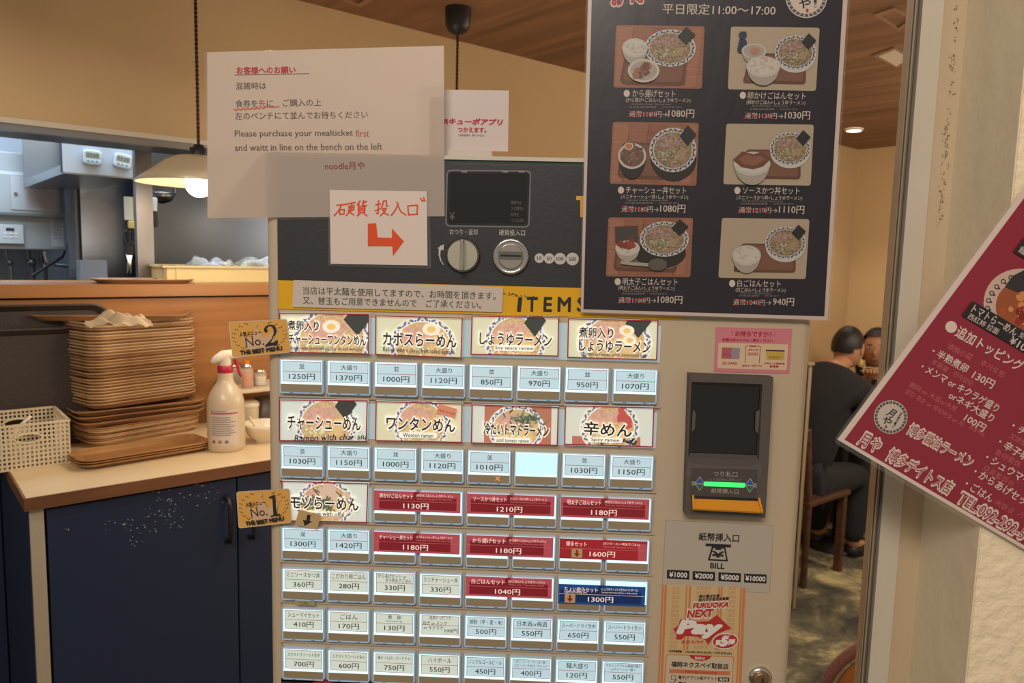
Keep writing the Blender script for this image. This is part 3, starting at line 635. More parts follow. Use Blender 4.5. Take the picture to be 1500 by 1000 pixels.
def d9(S):
    clipbowl(S, 476, 738, 44, 36, 10, 704, 762, 416, 538, nori=False); rnd = random.Random(11)
    for k in range(30): S.line([(rnd.gauss(462, 16), rnd.gauss(738, 10)), (rnd.gauss(474, 16), rnd.gauss(728, 10))], 1.6, EM((80, 92, 78), .7), 14)
    for k in range(9): blob(S, rnd.gauss(488, 8), rnd.gauss(722, 5), 6, EM((206, 180, 160), .75), 15, rnd)
    halo(S, 'モツらーめん', 427, 734, 526, 737.5, 18); S.rquad([(446, 746), (508.4, 748.4), (508, 755.4), (446, 753)], 3, HALO, 21); S.text('Ramen with offal', 448, 749.8, 505, 751.8, LINK2, 6.2, .01, 23)
CARDS = [([(410, 457.6), (542, 459.4), (541.4, 518.6), (411, 516)], CB, d1), ([(550.6, 461.2), (678.4, 464.6), (676.4, 524.4), (550, 519.2)], CB, d2), ([(691, 461.6), (819, 464.2), (818, 521.6), (689.4, 519)], CB, d3),
    ([(831.6, 465.6), (964, 468.6), (962, 527.2), (830.6, 523.6)], CB, d4), ([(410, 584), (539.6, 585.4), (538, 646.4), (409.8, 645)], CBW, d5), ([(551, 586.4), (678, 590), (677, 647.6), (550, 645)], CB, d6),
    ([(691, 591), (818.4, 595.2), (817, 652), (690, 648.4)], CBW, d7), ([(827.4, 592.6), (958, 595.6), (956, 654), (826, 650.4)], CBW, d8), ([(413.6, 702.6), (540.6, 706.4), (538.4, 764.4), (413.6, 762)], CBW, d9)]
for c in CARDS: menu_card(*c)
mb = MB()                                           # lit channel behind the menu cards
for z_ in (rz(0), rz(2)): mb.box((4*CP, -.0004, z_-.020), (8*CP-.002, .0010, .040), M((176, 196, 200), .4, 0, .30, key='chan'))
mb.box((CP, -.0004, rz(4)-.020), (2*CP-.002, .0010, .040), M((176, 196, 200), .4, 0, .30, key='chan')); mb.build('card_backlight', machine)
# ---- bill acceptor
DGR = M((88, 82, 78), .45); DGR2 = M((70, 65, 62), .5); ba_P = onY(1060, 650)
def bx(x, y): return onY(x, y)
mb = MB(); S = ysheet(mb, -.0005); out = [(1006.5, 545), (1127, 549.5), (1115.6, 752), (999.8, 747.4)]
hole = [(1016, 563.5), (1113.5, 566.5), (1108, 666.5), (1011.5, 662.8)]
OT = [S.pt(*p)+Vector((0, -.014, 0)) for p in out]; OB = [S.pt(*p) for p in out]
HT = [onY(*p, -.0105) for p in hole]
mb.add(OB+OT, [(i, (i+1) % 4, 4+(i+1) % 4, 4+i) for i in range(4)], DGR2)
Ho = [onY(x, y, -.0145) for x, y in ((1013, 559), (1117, 562.5), (1111.5, 674), (1008, 669.5))]
mb.add(OT+Ho, [(i, (i+1) % 4, 4+(i+1) % 4, 4+i) for i in range(4)], DGR)
mb.add(Ho+HT, [(i, (i+1) % 4, 4+(i+1) % 4, 4+i) for i in range(4)], DGR2)
bz = mb.build('bill_acceptor', machine)
mb = MB(); S = ysheet(mb, -.0095); S.rquad([(1015.5, 563), (1114, 566), (1108.5, 667), (1011, 663.3)], 2, M((14, 13, 14), .12, coat=.5), 0); mb.build('dark_screen', bz)
mb = MB(); S = ysheet(mb, -.0125)                  # side grips of the recess
for pts in ([(1015, 600), (1019, 604), (1018, 628), (1013, 633)], [(1113, 600), (1107, 604), (1106.2, 630), (1111, 636)]): mb.prism([S.pt(*p) for p in pts], (0, .002, 0), DGR)
mb.build('screen_grip', bz)
mb = MB(); S = ysheet(mb, -.0147)
S.poly([(1007, 676), (1030, 680.5), (1062, 682.4), (1094, 682), (1117.4, 679.6), (1114.6, 700), (1004.6, 697)], M((96, 89, 84), .45), 1)
S.poly([(1013, 685), (1110.5, 687.5), (1107, 728), (1010.6, 725)], M((76, 70, 67), .5), 2)
LT = M((176, 170, 162), .5)
S.text('つり札口', 1045, 693.4, 1080, 694.6, LT, 8.4, 0, 3); S.text('トビラは自動的に開閉します', 1037, 701.4, 1087, 702.8, M((140, 132, 124), .5), 4, 0, 3); S.text('紙幣挿入口', 1041.5, 718.2, 1081.5, 719.6, LT, 7.4, 0, 3)
S.poly([(1013, 704.4), (1108.5, 707.6), (1108.2, 713.6), (1012.8, 710.4)], M((140, 136, 130), .5), 3)
for cx, cy in ((1024.8, 707.6), (1098.3, 710.2)):
    S.poly([(cx-7, cy-.4), (cx+7, cy+.2), (cx+.5, cy-10.5)], LT, 4); S.poly([(cx-5.8, cy-.9), (cx+5.8, cy-.4), (cx+.4, cy-9)], M((40, 70, 140), .4, 0, .3), 5)
    S.poly([(cx-7, cy+.4), (cx+7, cy+1), (cx-.4, cy+11)], LT, 4); S.poly([(cx-5.8, cy+1), (cx+5.8, cy+1.6), (cx-.3, cy+9.4)], M((44, 110, 72), .4), 5)
mb.build('instruction_plate', bz)
mb = MB(); S = ysheet(mb, -.0155); mb.prism([S.pt(*p) for p in rq([(1031.5, 705.2), (1091.5, 707.4), (1090.8, 714), (1031, 711.6)], 2)], (0, .0012, 0), M((60, 236, 110), .4, 0, 1.0)); mb.build('green_indicator_light', bz)
mb = MB(); OY = M((214, 140, 30), .4)
a, b = onY(1016.5, 730, -.0148), onY(1110, 734, -.0148); c, d = onY(1111, 745.5, -.0148), onY(1015, 740.5, -.0148); fwd = Vector((0, -.016, 0))
mb.add([a, b, c+fwd*.55, d+fwd*.55, c+Z*-.002+fwd*.5, d+Z*-.002+fwd*.5, a+fwd*.1, b+fwd*.1], [(0, 1, 2, 3), (3, 2, 4, 5)], OY)
for p, q_ in ((a, d), (b, c)):
    sgn = 1 if p is b else -1
    mb.prism([p+Z*.004, p-Z*.001, q_+fwd*.6-Z*.001, q_+fwd*.6+Z*.0015], (sgn*.0022, 0, 0), OY)
mb.build('bill_tray', bz)
mb = MB(); S = ysheet(mb, -.0147); S.poly([(1012.4, 726), (1112, 729.4), (1110.6, 733), (1012, 730)], M((30, 28, 26), .6), 1); mb.build('bill_mouth', bz)
# ---- printed bill label, key lock, bottom panel
LAB = M((184, 174, 160), .5)
mb = MB(); S = ysheet(mb, -.0002)
S.rquad([(975, 761.3), (1133.6, 769), (1127.7, 868.7), (969.6, 860)], 4, M((158, 146, 130), .5), 0); S.rquad([(975.6, 762), (1133, 769.6), (1127, 868), (970.2, 859.4)], 4, LAB, 1)
S.text('紙幣挿入口', 1023.7, 785.2, 1082.4, 788.2, INK, 12.2, .025, 2)
S.poly([(1033.6, 795.4), (1071, 797.4), (1070.6, 801.6), (1033.4, 799.6)], INK, 2)
S.poly([(1042.6, 800), (1062.4, 801), (1066.4, 822), (1036.6, 820.4)], INK, 2); S.poly([(1044.6, 802.4), (1060.6, 803.2), (1063.4, 819.4), (1039.8, 818.2)], LAB, 3)
S.poly([(1052, 799.8), (1057.6, 805), (1046.6, 804.6)], INK, 4); S.text('¥', 1043, 811, 1060.4, 812, INK, 9.5, .03, 4)
S.text('BILL', 1040.6, 827.8, 1061, 828.9, INK, 8.4, .035, 2)
for k, (xa, t) in enumerate(((977, '¥1000'), (1014.6, '¥2000'), (1052.4, '¥5000'), (1090, '¥10000'))):
    y = 834+k*1.9; S.poly([(xa, y), (xa+32.8, y+1.4), (xa+32.6, y+14.6), (xa-.2, y+12.8)], INK, 2); w = 26 if k < 3 else 29
    S.text(t, xa+16.4-w/2, y+6.6, xa+16.4+w/2, y+7.9, WHT, 8, .025, 3)
mb.build('bill_label', machine)
mb = MB(); kc = onY(1113, 991); pm = pxm
mb.lathe([(17.5*pm, 0), (17*pm, .003), (13*pm, .004)], kc, CHROME, 32, ax_f); mb.lathe([(11.5*pm, .0038), (11.5*pm, .007), (10*pm, .0078)], kc, M((170, 140, 110), .35, .8), 32, ax_f)
mb.box(kc+Vector((.001, -.0080, -.002)), (.0016, .0008, .010), INK); mb.box(kc+Vector((.002, -.0080, -.003)), (.006, .0008, .0016), INK); mb.build('key_lock', machine)
mb = MB(); zz = onY(413, 991.5).z; xa, xb = onY(413, 995).x, onY(946, 1000).x
mb.box(((xa+xb)/2, -.001, zz-.09), (xb-xa, .004, .18), M((54, 50, 50), .4)); mb.lathe([(.030, 0), (.028, .004)], Vector((onY(475, 998).x, -.003, zz-.030)), M((170, 30, 36), .4), 32, ax_f); mb.build('lower_panel', machine)

# ------------------------------------------------------------------ notices, posters and cards
FILM = film_mat()
def slab(S, q, thick, mat, l=0, r=0):
    pts = [S.pt(x, y, l) for x, y in (rq(q, r) if r else q)]; S.mb.prism(pts, -S.n*thick, mat)
# laminated notice taped at the top left of the machine
YN = -.0034
mb = MB(); S = ysheet(mb, YN)
t = thing('laminated_notice', onY(475, 322, YN), 'large white laminated notice with a red heading asking customers to buy tickets first', 'notice')
S.poly([(303.4, 76.6), (650, 67), (651.2, 316.4), (304, 319.2)], paper((214, 198, 184), .42), 0)
GR = M((78, 72, 70), .5); NR = M((176, 36, 52), .5); NR2 = M((172, 72, 72), .5)
S.text('お客様へのお願い', 346.8, 103.2, 432.8, 102.2, NR, 9.8, .035); S.line([(344, 110), (452.4, 107.8)], 1, GR, 2)
S.text('混雑時は', 345.4, 126, 390, 125.5, GR, 10.2, .008); S.text('食券を', 344.9, 152, 377.4, 151.6, GR, 10.4, .008); S.text('先', 379, 151.4, 388.8, 151.3, NR2, 10.4, .008); S.text('に', 391, 151.6, 400.4, 151.4, GR, 9.4, .008)
S.text('ご購入の上', 414.6, 150.8, 470.6, 149.9, GR, 10.6, .008); S.text('左のベンチにて並んでお待ちください', 344.6, 170, 538.7, 167.9, GR, 10.6, .008)
w = [(343+i*1.65*2, 160.6-i*.22+(1.6 if i % 2 else -1)) for i in range(15)]+[(400, 157), (409, 156.4)]; S.line(w, 1.5, M((196, 66, 44), .5), 2)
S.text('Please purchase your mealticket', 344, 197, 516.8, 195.6, GR, 11.6, .006); S.text('first', 521, 195.6, 541, 195.4, NR2, 9.6, .006)
S.text('and waitt in line on the bench on the left', 344, 216.2, 560, 214.4, GR, 9.6, .006); S.text('noodle月や', 476, 243.2, 534, 242.4, DRED, 11, .006)
mb.build('paper_sheet', t, None)
mb = MB(); S = ysheet(mb, YN+.0003); S.rquad([(299.2, 76), (651.4, 66.2), (652.6, 318), (300.6, 323.2)], 3, FILM, 0); mb.build('laminate_film', t)
# orange arrow card
YA = -.0046
t = thing('arrow_card', onY(556, 393, YA), 'small white card with hand drawn orange letters and a bent orange arrow', 'card')
mb = MB(); S = ysheet(mb, YA); S.poly([(482.8, 278), (625.2, 280.2), (626.2, 388.6), (484.4, 386.2)], M((222, 206, 196), .45, coat=.3), 0)
def hand(px, w=2.0): S.line([((x*.32+390), (y*.32+210)) for x, y in px], w, ORANGE, 2)
for st in ([(322, 283), (372, 278)], [(345, 282), (330, 310), (310, 332)], [(335, 305), (338, 326)], [(335, 304), (358, 302), (356, 324)], [(338, 325), (358, 322)], [(372, 276), (408, 270)], [(378, 286), (380, 306)], [(378, 286), (402, 284), (400, 304)], [(379, 295), (400, 293)], [(380, 306), (400, 304)], [(392, 274), (388, 308), (366, 330)], [(374, 308), (402, 328)],
           [(430, 262), (416, 282)], [(424, 274), (424, 290)], [(446, 260), (440, 284), (460, 284)], [(460, 264), (442, 276)], [(422, 290), (422, 318)], [(422, 290), (452, 288), (450, 316)], [(424, 299), (450, 297)], [(424, 307), (450, 306)], [(423, 317), (450, 315)], [(430, 320), (416, 332)], [(444, 318), (462, 332)],
           [(500, 282), (524, 276)], [(514, 262), (512, 322), (504, 318)], [(498, 308), (522, 298)], [(536, 264), (532, 284), (526, 294)], [(536, 264), (550, 262), (550, 286), (558, 286)], [(528, 300), (550, 296), (540, 314), (522, 332)], [(532, 302), (544, 320), (560, 328)],
           [(596, 268), (604, 276), (592, 304), (572, 330)], [(602, 280), (616, 312), (640, 328)], [(648, 286), (652, 328)], [(648, 286), (692, 282), (690, 324)], [(652, 326), (694, 324)], [(706, 250), (714, 264)], [(720, 246), (726, 264)], [(716, 262), (728, 262)]): hand(st)
S.poly([(465*.32+390, 367*.32+210), (465*.32+390, 470*.32+210), (577*.32+390, 470*.32+210), (577*.32+390, 432*.32+210), (510*.32+390, 430*.32+210), (503*.32+390, 365*.32+210)], ORANGE, 2)
S.poly([(575*.32+390, 388*.32+210), (577*.32+390, 470*.32+210), (580*.32+390, 515*.32+210), (630*.32+390, 448*.32+210)], ORANGE, 2)
mb.build('paper_sheet', t)
mb = MB(); S = ysheet(mb, YA+.0003); S.rquad([(480.4, 276.4), (628.6, 278.8), (632, 393), (481, 389.4)], 4, FILM, 0); mb.build('laminate_film', t)
# notice about thick noodles on the yellow strip
mb = MB(); S = ysheet(mb, -.0030); slab(S, [(430, 410), (737, 420.6), (735.6, 457.2), (427.8, 449.6)], .0005, M((206, 194, 182), .4, coat=.4), 0, 2)
S.text('当店は平太麺を使用してますので、お時間を頂きます。', 443.8, 425.2, 726, 433.4, INKG, 11.4, .008); S.text('又、替玉もご用意できませんので　ご了承ください。', 443.8, 439.6, 705, 446.4, INKG, 11.4, .008)
tag(mb.build('paper_notice'), 'long white two-line notice strip stuck across the yellow band of the machine', 'notice')
# square sign standing on top of the machine
mb = MB(); S = ysheet(mb, .012); slab(S, [(641, 131.2), (745.4, 132.6), (744, 221.6), (641, 220.5)], .002, M((206, 192, 188), .45), 0)
zc = onY(690, 221, .012); 
S.text('JRキューポアプリ', 645, 178.2, 736.4, 179.8, M((176, 28, 56), .5), 10.4, .05, 2, .2); S.text('つかえます。', 671, 190, 712, 190.6, M((176, 28, 56), .5), 7, .04); S.text('つかわなきゃ、ポイントない。', 671, 197.8, 710, 198.4, M((60, 96, 120), .5), 3.4, .03)
mb.box(((onY(628, 221, .012).x+onY(745, 221, .012).x)/2, .016, (MZ1+zc.z)/2), (.05, .02, max(.002, zc.z-MZ1)), M((200, 190, 180), .4))
tag(mb.build('app_sign'), 'small square white sign with red lettering standing on top of the ticket machine', 'sign')
# dark set-menu poster
YP = -.0088
t = thing('set_menu_poster', onY(1034, 470, YP), 'dark navy poster with six photographed ramen set meals and white prices', 'poster')
NAVY = M((34, 29, 40), .35, coat=.3, bump=((16, 1, 9), .2)); PBRD = M((200, 182, 172), .4, coat=.4)
def cream(c): g_ = sum(c)/3; return M(tuple(int((k*.78+g_*.22)*.94) for k in c), .4, coat=.2)
def mute(c): g_ = sum(c)/3; return M(tuple(int((k*.62+g_*.38)*.84) for k in c), .4, coat=.2)
def muted(c): g_ = sum(c)/3; return tuple(int((k*.62+g_*.38)*.84) for k in c)
PP = (mute((226, 220, 208)), mute((58, 74, 122)), M(muted((150, 106, 62)), .4, noise=(500, muted((206, 164, 116)), .14)), M(muted((168, 112, 94)), .4, noise=(380, muted((214, 166, 144)), .16)), [mute((198, 202, 150)), mute((222, 216, 186)), mute((140, 156, 96))], mute((206, 168, 104)), mute((42, 44, 44)))
PW = M((200, 186, 174), .5); PR = M((170, 40, 56), .5)
mb = MB(); S = ysheet(mb, YP)
S.poly([(864.6, -150), (1251, -150), (1212.2, 468.8), (850.8, 457.2)], PBRD, 0); S.poly([(870.6, -140), (1243, -140), (1207.4, 463.2), (854.6, 452.8)], NAVY, 1)
S.text('平日限定11:00〜17:00', 970.7, 13, 1136, 15.2, PW, 15.4, .006)
for tx, xa, xb, yy in (('お', 895, 914, -3), ('得', 920, 946, -7)): S.text(tx, xa, yy, xb, yy-.4, PW, 24, .07, 2); S.text(tx, xa+1, yy, xb-1, yy-.4, PR, 21, .03, 3)
def logo(S, cx, cy, r, rot=0.0, l=2):
    S.ell(cx, cy, r, r, PW, l, 0, 40); S.ring(cx, cy, r*.80, r*.95, M((84, 84, 88), .5), l+1, 48)
    for k in range(26): a = 2*math.pi*k/26; S.line([(cx+r*.79*math.cos(a), cy+r*.79*math.sin(a)), (cx+r*.96*math.cos(a), cy+r*.96*math.sin(a))], r*.045, PW, l+2)
    R2 = lambda x, y: (cx+r*(x*math.cos(rot)-y*math.sin(rot)), cy+r*(x*math.sin(rot)+y*math.cos(rot)))
    a, b = R2(-.32, -.22), R2(.16, -.22); S.text('月', *a, *b, INK, r*.52, .02, l+2, .2); a, b = R2(-.34, .30), R2(.20, .30); S.text('や', *a, *b, INK, r*.46, .02, l+2, .2)
    for k, ch in enumerate('博多醤油ラーメン'): a, b = R2(.36, -.48+.135*k), R2(.49, -.48+.135*k); S.text(ch, *a, *b, INK, r*.11, .02, l+2)
    S.poly([R2(-.02, .56), R2(.10, .56), R2(.10, .72), R2(-.02, .72)], PR, l+2)
logo(S, 1181, -4, 30.5)
class Photo:                     # a small printed picture: its own coordinates 0..1 inside the quad
    def __init__(s, S, q): s.S = S; s.q = q; s.mb = S.mb; s.P = S.P; s.n = S.n
    def m(s, a, b):
        q = s.q; return tuple(q[0][k]*(1-a)*(1-b)+q[1][k]*a*(1-b)+q[2][k]*a*b+q[3][k]*(1-a)*b for k in (0, 1))
WP = [M(c, .4, noise=((40, 40, 400), d_, .2)) for c, d_ in (((134, 88, 68), (150, 102, 80)), ((146, 98, 76), (160, 112, 88)), ((126, 80, 62), (142, 94, 74)))]; TRAY = cream((112, 66, 46)); TRAYL = cream((134, 84, 60)); DARK = cream((44, 36, 34)); PBG = cream((186, 164, 134)); POT = cream((200, 190, 178)); POTS = cream((172, 160, 148)); RICE = cream((206, 196, 184)); RICE2 = cream((188, 178, 164))
def photo(q, style, side):
    P = Photo(S, q); rnd = random.Random(int(q[0][0]))
    S.rquad(q, 4, PBG if style else WP[0], 2); W = q[1][0]-q[0][0]; Hh = q[3][1]-q[0][1]
    def pl(pts, mat, l): S.poly([P.m(*p) for p in pts], mat, l)
    if not style:
        for k, (a, b) in enumerate(((.02, .2), (.42, .62), (.84, .98))): pl([(a, .03), (b, .03), (b-.06, .97), (a-.02 if a > .1 else a, .97)], WP[1+k % 2], 3)
        for a in (.2, .42, .62, .84): S.line([P.m(a, .03), P.m(a-.05, .97)], .6, cream((104, 62, 46)), 4)
    if style: S.rquad([P.m(.24, .42), P.m(.86, .42), P.m(.88, .90), P.m(.16, .90)], 6, TRAY, 5); S.rquad([P.m(.27, .45), P.m(.83, .45), P.m(.85, .86), P.m(.19, .86)], 5, TRAYL, 6)
    elif side != 'karaage': S.rquad([P.m(.12, .32), P.m(.80, .34), P.m(.84, .92), P.m(.08, .90)], 8, TRAY, 5); S.rquad([P.m(.15, .36), P.m(.77, .38), P.m(.81, .87), P.m(.11, .85)], 7, TRAYL, 6)
    else: S.rquad([P.m(.12, .42), P.m(.82, .42), P.m(.80, .96), P.m(.06, .94)], 9, TRAY, 5); S.rquad([P.m(.15, .46), P.m(.79, .46), P.m(.77, .91), P.m(.10, .89)], 8, TRAYL, 6)
    c = P.m(*((.62, .36) if side == 'karaage' else (.74, .40) if style else (.71, .44) if side == 'don' else (.67, .36)))
    rx = W*(.29 if not style else .235); ry = Hh*(.30 if not style else .27)
    if side == 'don': ry = Hh*.36; rx = W*.275; S.ell(c[0]+1, c[1]+ry*.40, rx*.98, ry, DARK, 7)
    if side == 'mentai': S.ell(c[0]-6, c[1]+ry*.8, rx*1.05, ry*.85, DARK, 7)
    ramen(S, c[0], c[1], rx, ry, 8, PP, int(q[0][1]), side=0 if not style else ry*1.0)
    def pot(a, b, ra, rb, fill, l=18, dk=False):
        x, y = P.m(a, b); ra *= W; rb *= Hh
        S.poly([(x+ra*.96*math.cos(t_), y+math.sin(t_)*rb*1.75) for t_ in [math.pi*k/14 for k in range(15)]], DARK if dk else POTS, l)
        S.ell(x, y, ra, rb, POT, l+1); S.ell(x, y, ra*.84, rb*.82, fill, l+2); return x, y, ra, rb
    def heap(x, y, ra, rb, cols, l=21, k=34):
        for i in range(k): a = rnd.uniform(0, 6.28); r = rnd.uniform(0, .72)**.8; S.ell(x+ra*r*math.cos(a), y+rb*r*math.sin(a)-rb*.12, ra*.14, rb*.11, cols[i % len(cols)], l, rnd.uniform(0, 3), 6)
    KAR = [cream((150, 86, 62)), cream((170, 108, 80)), cream((128, 68, 50))]
    if side == 'karaage':
        heap(*pot(.22, .37, .145, .155, RICE), [RICE, RICE2]); x, y = P.m(.33, .73); S.ell(x, y, W*.18, Hh*.19, POT, 18); S.ell(x, y, W*.15, Hh*.155, POTS, 19); 
        for k in range(9): blob(S, x+rnd.gauss(-2, 8), y+rnd.gauss(-1, 5), 6, KAR[k % 3], 20, rnd)
    if side == 'egg':
        pot(.27, .39, .14, .12, POTS, 12); x, y = P.m(.28, .39); S.ell(x, y, 7, 5, cream((190, 130, 100)), 16); heap(*pot(.38, .64, .19, .17, RICE), [RICE, RICE2, cream((206, 168, 146))])
        x, y = P.m(.14, .30); BLU = cream((34, 48, 82)); S.poly([(x-5, y-8), (x-8, y+6), (x-6, y+11), (x+6, y+11), (x+8, y+6), (x+5, y-8)], BLU, 12); S.poly([(x-6, y-16), (x-3, y-20), (x+5, y-20), (x+6, y-14), (x+3, y-9), (x-4, y-9)], BLU, 13)
    if side == 'don':
        x, y, a, b = pot(.24, .55, .165, .21, cream((120, 84, 66)), 18, True); heap(x, y, a, b, [cream((132, 90, 76)), cream((104, 70, 58)), cream((150, 108, 90))], 21, 44); S.ell(x-5, y-14, 7, 5.6, POT, 24); S.ell(x-5, y-14, 5, 4, cream((204, 120, 70)), 25)
    if side == 'katsu':
        x, y, a, b = pot(.31, .66, .21, .20, RICE, 18); S.poly([(x-28, y-6), (x-14, y-18), (x+2, y-14), (x+14, y-17), (x+28, y-8), (x+16, y+4), (x+2, y+8), (x-16, y+5)], cream((122, 66, 46)), 22); S.poly([(x-20, y-7), (x-8, y-14), (x+2, y-10), (x+12, y-12), (x+20, y-6), (x+4, y+3), (x-12, y+1)], cream((150, 90, 62)), 23)
    if side == 'mentai':
        x, y = P.m(.22, .27); S.poly([(x-17, y-10), (x+17, y-11), (x+16, y+14), (x-16, y+13)], cream((74, 66, 54)), 17)
        x, y, a, b = pot(.24, .52, .145, .13, RICE, 18); heap(x, y, a, b, [RICE, RICE2]); 
        for k in range(8): blob(S, x+rnd.gauss(0, 4), y-6+rnd.gauss(0, 3), 5, cream((150, 44, 40)) if k % 2 else cream((168, 62, 50)), 23, rnd)
        S.line([P.m(.17, .76), P.m(.3, .78), P.m(.5, .80)], 5, POTS, 24); S.ell(*P.m(.60, .79), 14, 9, cream((96, 86, 82)), 25)
    if side == 'rice': heap(*pot(.30, .62, .165, .17, RICE), [RICE, RICE2])
PH = [([(902.4, 37), (1032, 38.6), (1028, 130), (898.6, 128.4)], 0, 'karaage'), ([(1070.6, 39), (1200.6, 40.8), (1195, 133.2), (1066, 130.8)], 1, 'egg'), ([(897.6, 178.6), (1023.6, 180), (1020, 272), (893, 269)], 0, 'don'),
      ([(1064, 181), (1192, 182.6), (1187.4, 271.8), (1059.4, 269.8)], 1, 'katsu'), ([(891, 318.4), (1015.2, 319), (1011.2, 406), (887.5, 404.6)], 0, 'mentai'), ([(1057.4, 319), (1185.6, 321), (1180, 408.6), (1052.2, 406.6)], 1, 'rice')]
for p in PH: photo(*p)
CAP = [((918, 136.8), (926.4, 989.3), (916.8, 1011.4), (921.6, 977.8), (979, 1016.7), (137, 147, 152.8, 156.8, 167), 'から揚げセット', '(から揚げ+ごはん+しょうゆラーメン)', 'Japanese fried chicken + Soy sauce ramen', '1180', '1080'),
       ((1088, 139.7), (1095, 1180), (1093.5, 1179.4), (1091, 1147), (1149.6, 1186.4), (140.2, 150.4, 155.4, 159.8, 169.6), '卵かけごはんセット', '(卵かけごはん+しょうゆラーメン)', 'Special seasoned egg rice + Soy sauce ramen', '1130', '1030'),
       ((909.6, 278.4), (916.8, 1005), (909.6, 1008), (910.6, 964.8), (967, 1003.7), (278.6, 288.6, 293.4, 297.2, 306.2), 'チャーシュー丼セット', '(ミニチャーシュー丼+しょうゆラーメン)', 'Roast pork rice bowl + Soy sauce ramen', '1180', '1080'),
       ((1080, 279), (1088, 1171), (1079, 1175), (1082, 1138.6), (1141, 1178), (279, 290, 294.6, 298.2, 307.7), 'ソースかつ丼セット', '(ミニソースかつ丼+しょうゆラーメン)', 'Pork cutlet rice bowl with sauce + Soy sauce ramen', '1210', '1110'),
       ((904.8, 412.4), (912, 992.6), (905.8, 987.8), (906, 961), (963.4, 999.4), (412.4, 422, 426.4, 430, 439.6), '明太子ごはんセット', '(明太子ごはん+しょうゆラーメン)', 'Spicy cod roe rice + Soy sauce ramen', '1180', '1080'),
       ((1072.4, 415), (1080, 1143.4), (1077.6, 1150.6), (1074, 1129.5), (1132, 1163), (415, 424.8, 429.4, 433, 442.6), '白ごはんセット', '(白ごはん+しょうゆラーメン)', 'White rice + Soy sauce ramen', '1040', '940')]
for (bx_, by_), (na, nb), (pa, pb), (ra, rb), (ca, cb), (y1, y2, y3, y4, y5), nm, sub, en, p0, p1 in CAP:
    S.ell(bx_, by_, 4.5, 5.2, PW, 2); S.text(nm, na, y1-.4, nb, y1+.5, PW, 10.6, .004); S.text(sub, pa, y2-.4, pb, y2+.6, PW, 7.4, .0); w = (pb-pa)
    S.text(en, pa+w*.09, y3-.2, pa+w*.70, y3+.2, M((150, 138, 134), .5), 3.0, 0); S.text('日式酱油拉面套餐 ・ 간장라멘 정식', pa+w*.06, y4-.2, pa+w*.86, y4+.3, M((140, 128, 126), .5), 2.8, 0)
    S.text('通常%s円→' % p0, ra, y5-.2, rb, y5+.2, PW, 8.8, .004); S.text(p1+'円', ca, y5-1, cb, y5-.4, PW, 11.6, .006)
    S.line([(ra-2, y5+4.4), (rb-14, y5-4)], .9, PR, 4); S.line([(ra-1, y5-4.2), (rb-13, y5+4.6)], .9, PR, 4)
mb.build('poster_sheet', t)
mb = MB(); S = ysheet(mb, YP+.0003); S.poly([(861, -153), (1254.6, -153), (1216, 471), (849, 459.4)], FILM, 0); mb.build('laminate_film', t)
# red tilted sign on the front wall
YS = yf-.006
t = thing('red_menu_sign', onY(1330, 720, YS), 'dark red laminated menu sign hanging tilted over the edge of the front wall', 'sign')
mb = MB(); S = ysheet(mb, YS)
e1 = Vector((279, 164)).normalized(); e2 = Vector((279, -375)).normalized()
def cor(o, a, b): o = Vector(o); return [tuple(o), tuple(o+e1*a), tuple(o+e1*a+e2*b), tuple(o+e2*b)]
CRIM = M((146, 34, 54), .3, coat=.5, bump=(12, .15)); SW = M((222, 202, 190), .45); SF = M((196, 104, 106), .5)
S.poly(cor((1226.5, 643.5), 470, 640)[::-1], SW, 0); S.poly(cor((1237, 643.6), 452, 622)[::-1], CRIM, 1)
def rt(t_, xa, ya, xb, yb, h, mat=SW, bold=.006, l=3): S.text(t_, xa, ya, xb, yb, mat, h, bold, l)
def ol(t_, xa, ya, xb, yb, h): S.text(t_, xa, ya, xb, yb, SW, h+3, .075, 2); S.text(t_, xa+.8, ya+.4, xb-.8, yb-.4, CRIM, h, -.004, 3)
S.ell(1393, 478.6, 8.6, 8.6, SW, 3); rt('追加トッピング', 1402, 484, 1497, 537.5, 17, SW, .02); rt('添加小菜', 1388, 505.5, 1423.5, 524, 9.5, SF); rt('추가토핑', 1436.5, 530, 1470, 549, 9, SF)
rt('・半熟煮卵', 1366, 513, 1417, 541, 12.6, SW, .014); rt('130円', 1425.5, 548, 1455, 564, 12.5, SW, .014); rt('半熟蛋', 1365, 529, 1388, 542, 8.6, SF); rt('반숙달걀', 1397, 546.5, 1424, 562, 8, SF)
rt('・メンマ or キクラゲ盛り', 1350, 535.6, 1462, 598.6, 12.6, SW, .014); rt('orネギ大盛り', 1391, 577, 1455, 613.4, 12.6, SW, .014); rt('面码 or 木耳or大葱', 1333, 562, 1401, 599.6, 8.4, SF); rt('말린 죽순 or 목이버섯 or 파', 1327, 572, 1411, 622, 8, SF); rt('(대자)', 1420, 625, 1440.6, 637, 8.4, SF); rt('100円', 1413.6, 610.6, 1442, 627.6, 11.5, SW, .014)
logo(S, 1304.4, 610.5, 24.6, math.radians(30), 3)
ol('月や', 1260, 640, 1289, 655, 20); ol('博多醤油ラーメン', 1331.5, 626.5, 1424, 677.6, 15.5); ol('博多デイトス店', 1301.5, 663.5, 1394, 716.6, 19); ol('TEL:092-292-54', 1404.5, 727, 1510, 789, 16)
